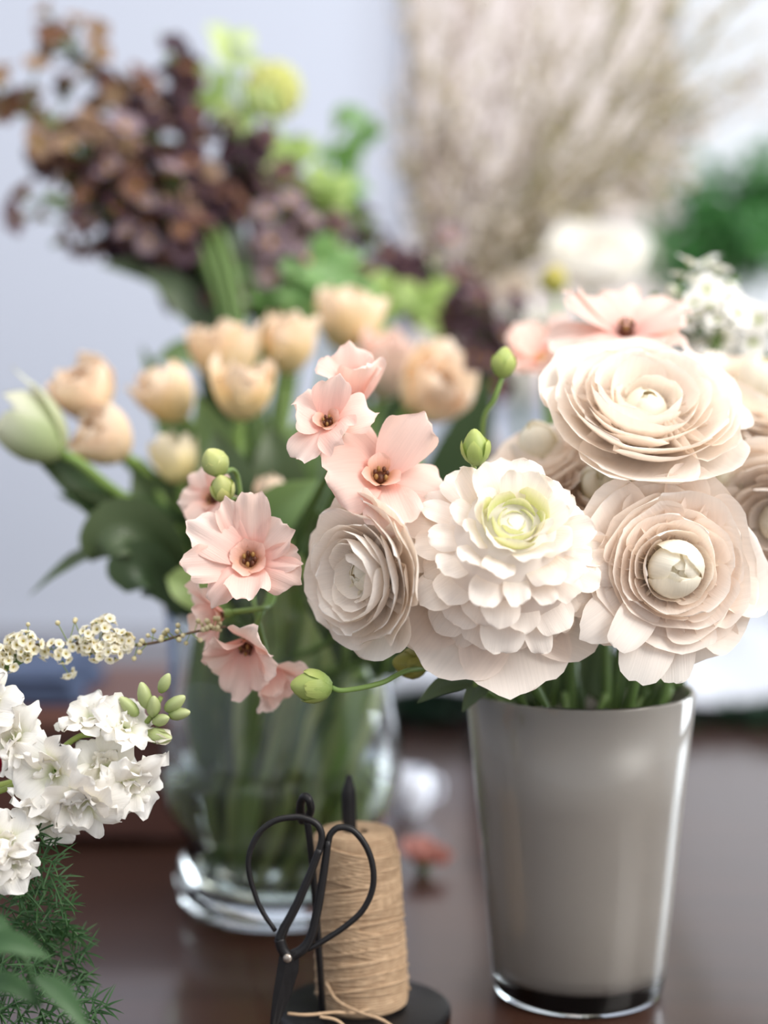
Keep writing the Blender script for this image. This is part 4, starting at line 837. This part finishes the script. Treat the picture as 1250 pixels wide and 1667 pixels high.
# spirea twig
T = thing('spirea_branch', 'thin spirea twig with tiny cream blossoms, crossing from the left edge to the pink blooms', 'branch', P(150, 1045, .72))
tw = [P(-60, 1075, .71), P(0, 1062, .715), P(80, 1048, .72), P(160, 1050, .72), P(240, 1048, .72), P(310, 1030, .72), P(368, 1020, .725)]
mb = MB(); tube(mb, tw, lambda t: lerp(.0012, .0005, t), 6, srgb((110, 90, 66)), srgb((104, 80, 60)))
sm = smooth_path(tw, 10); rr = random.Random(9)
sf0 = floret_mesh('spirea_floret', (srgb((226, 222, 150)), srgb((250, 246, 226)), srgb((252, 250, 238))), srgb((196, 170, 80)), W=.5, el=(40, 5), seed=81)
sfm = MB(); sv = [v.co.copy() for v in sf0.vertices]; sff = [tuple(f.vertices) for f in sf0.polygons]; scc = [tuple(a_.color[:3]) for a_ in sf0.color_attributes['Col'].data]
for k in range(5):
    d_ = Vector((math.cos(k*1.26), math.sin(k*1.26), rr.uniform(-.3, .5))); m4 = axis_mat(d_*.62, d_+Vector((0, 0, .9)), k, .62); sfm.add([m4 @ v for v in sv], sff, list(scc))
sf = sfm.mesh('spirea_cluster', M['petal'])
sb = MB(); blob(sb, Matrix.Identity(4), .6, .6, .62, 8, 6, srgb((170, 160, 90)), srgb((240, 232, 196))); sb = sb.mesh('spirea_bud', M['petal'])
for k in range(98):
    t = rr.random()**1.25 if k < 80 else rr.uniform(.5, 1); j = int(t*(len(sm)-1)); p = sm[j]
    sc_ = 1 if t < .55 else .55; d = Vector((rr.gauss(0, .6), rr.uniform(-1, .4), rr.gauss(.25, .8)))*.0066*sc_
    e = p+d; tube(mb, [p, e], .00025, 4, SG2, SG2, n=2, cap=False)
    bd = t > .62 or rr.random() < .25
    inst('bud' if bd else 'blossom_cluster', sb if bd else sf, T, axis_mat(e, d+Vector((0, -.003, .002)), rr.uniform(0, 6), rr.uniform(.0016, .0024) if bd else rr.uniform(.0034, .0046)))
mb.build('twig', M['stem'], T)
leaf(MB(), [P(60, 1062, .72), P(20, 1080, .715), P(-20, 1110, .71)], .0035, up=(0, -1, 1), cols=MD, fold=.3).build('leaf', M['leaf'], T)

# asparagus fern
fn = (srgb((52, 88, 50)), srgb((84, 122, 72))); 
def fern(lab, pts, seed, n=13, nl=.0165):
    rr = random.Random(seed); T = thing('asparagus_fern', lab, 'fern', pts[0], 'asparagus fern fronds at lower left'); sm = smooth_path(pts, 12); st = MB(); nd = MB()
    tube(st, pts, .0006, 5, srgb((60, 80, 46)), fn[0])
    for k in range(n):
        t = (k+.5)/n; p = sm[int(t*(len(sm)-1))]; T_ = (sm[min(len(sm)-1, int(t*(len(sm)-1))+1)]-p); T_ = T_.normalized() if T_.length > 1e-7 else Vector((1, 0, 0))
        s_ = T_.cross(Vector((0, 1, 0))).normalized()*(1 if k % 2 else -1); L_ = lerp(.024, .009, t)
        d = (T_*.8+s_*.8+Vector((0, rr.uniform(-.6, .4), 0))).normalized()*L_; e = p+d; tube(st, [p, p+d*.5, e], .00035, 4, fn[0], fn[1], n=3, cap=False)
        for m_ in range(3):
            c_ = p.lerp(e, (m_+1)/3)
            for h in range(5):
                a = h*1.05+rr.uniform(-.3, .3); u = (d.normalized()*rr.uniform(.3, .9)+s_.cross(T_)*math.cos(a)*.7+Vector((math.sin(a), 0, math.cos(a)))*.8).normalized()*nl*rr.uniform(.55, 1.1)*.75
                leaf(nd, [c_, c_+u*.5+Vector((0, 0, .0005)), c_+u], .00045, up=(0, -1, .3), cols=(fn[0], mix(fn[1], fn[0], rr.random())), nu=2, n=2, base=.6)
    st.build('stem', M['stem'], T); nd.build('foliage', M['leaf'], T)
for i, (L_, lab) in enumerate([
 ([(-20, 1310), (15, 1335), (45, 1375), (60, 1420)], 'thin feathery fern frond drooping under the white blossom cluster'),
 ([(-60, 1420), (-10, 1440), (50, 1465), (105, 1470)], 'feathery fern frond with its tip furthest up on the right'),
 ([(-60, 1500), (10, 1510), (70, 1520), (120, 1540)], 'feathery fern frond in the middle of the green clump'),
 ([(-60, 1570), (20, 1585), (90, 1610), (150, 1635)], 'feathery fern frond reaching furthest right, low in the clump'),
 ([(-60, 1660), (0, 1650), (70, 1650), (120, 1680)], 'lowest feathery fern frond at the bottom edge'),
 ([(-40, 1700), (0, 1620), (25, 1550), (60, 1490)], 'feathery fern frond rising steeply through the clump')]):
    fern(lab, [P(x*1.12-4, y+28, .695+.006*(i % 3)) for x, y in L_], 500+i)
BG = (srgb((56, 88, 52)), srgb((74, 108, 66)))
T = thing('smooth_leaf_sprig', 'smooth broad green leaves close to the camera at the bottom left corner', 'greenery', P(-20, 1500, .60))
for k, (a, b, W) in enumerate([((-50, 1540), (85, 1562), .0048), ((-30, 1600), (70, 1640), .0042), ((60, 1590), (150, 1690), .0042), ((-40, 1500), (30, 1545), .004)]):
    A, B = P(*a, .60+.01*(k % 2)), P(*b, .59+.01*(k % 2)); leaf(MB(), [A, A.lerp(B, .5)+Vector((0, 0, .004)), B], W, up=(.2, -1, .8), cols=BG, fold=.25, seed=k, wave=.05).build('leaf', M['leaf'], T)
mb = MB(); tube(mb, [P(-80, 1400, .61), P(-30, 1530, .605), P(40, 1560, .60), P(60, 1640, .6)], .001, 6, STEMD, fn[0]); mb.build('stem', M['stem'], T)
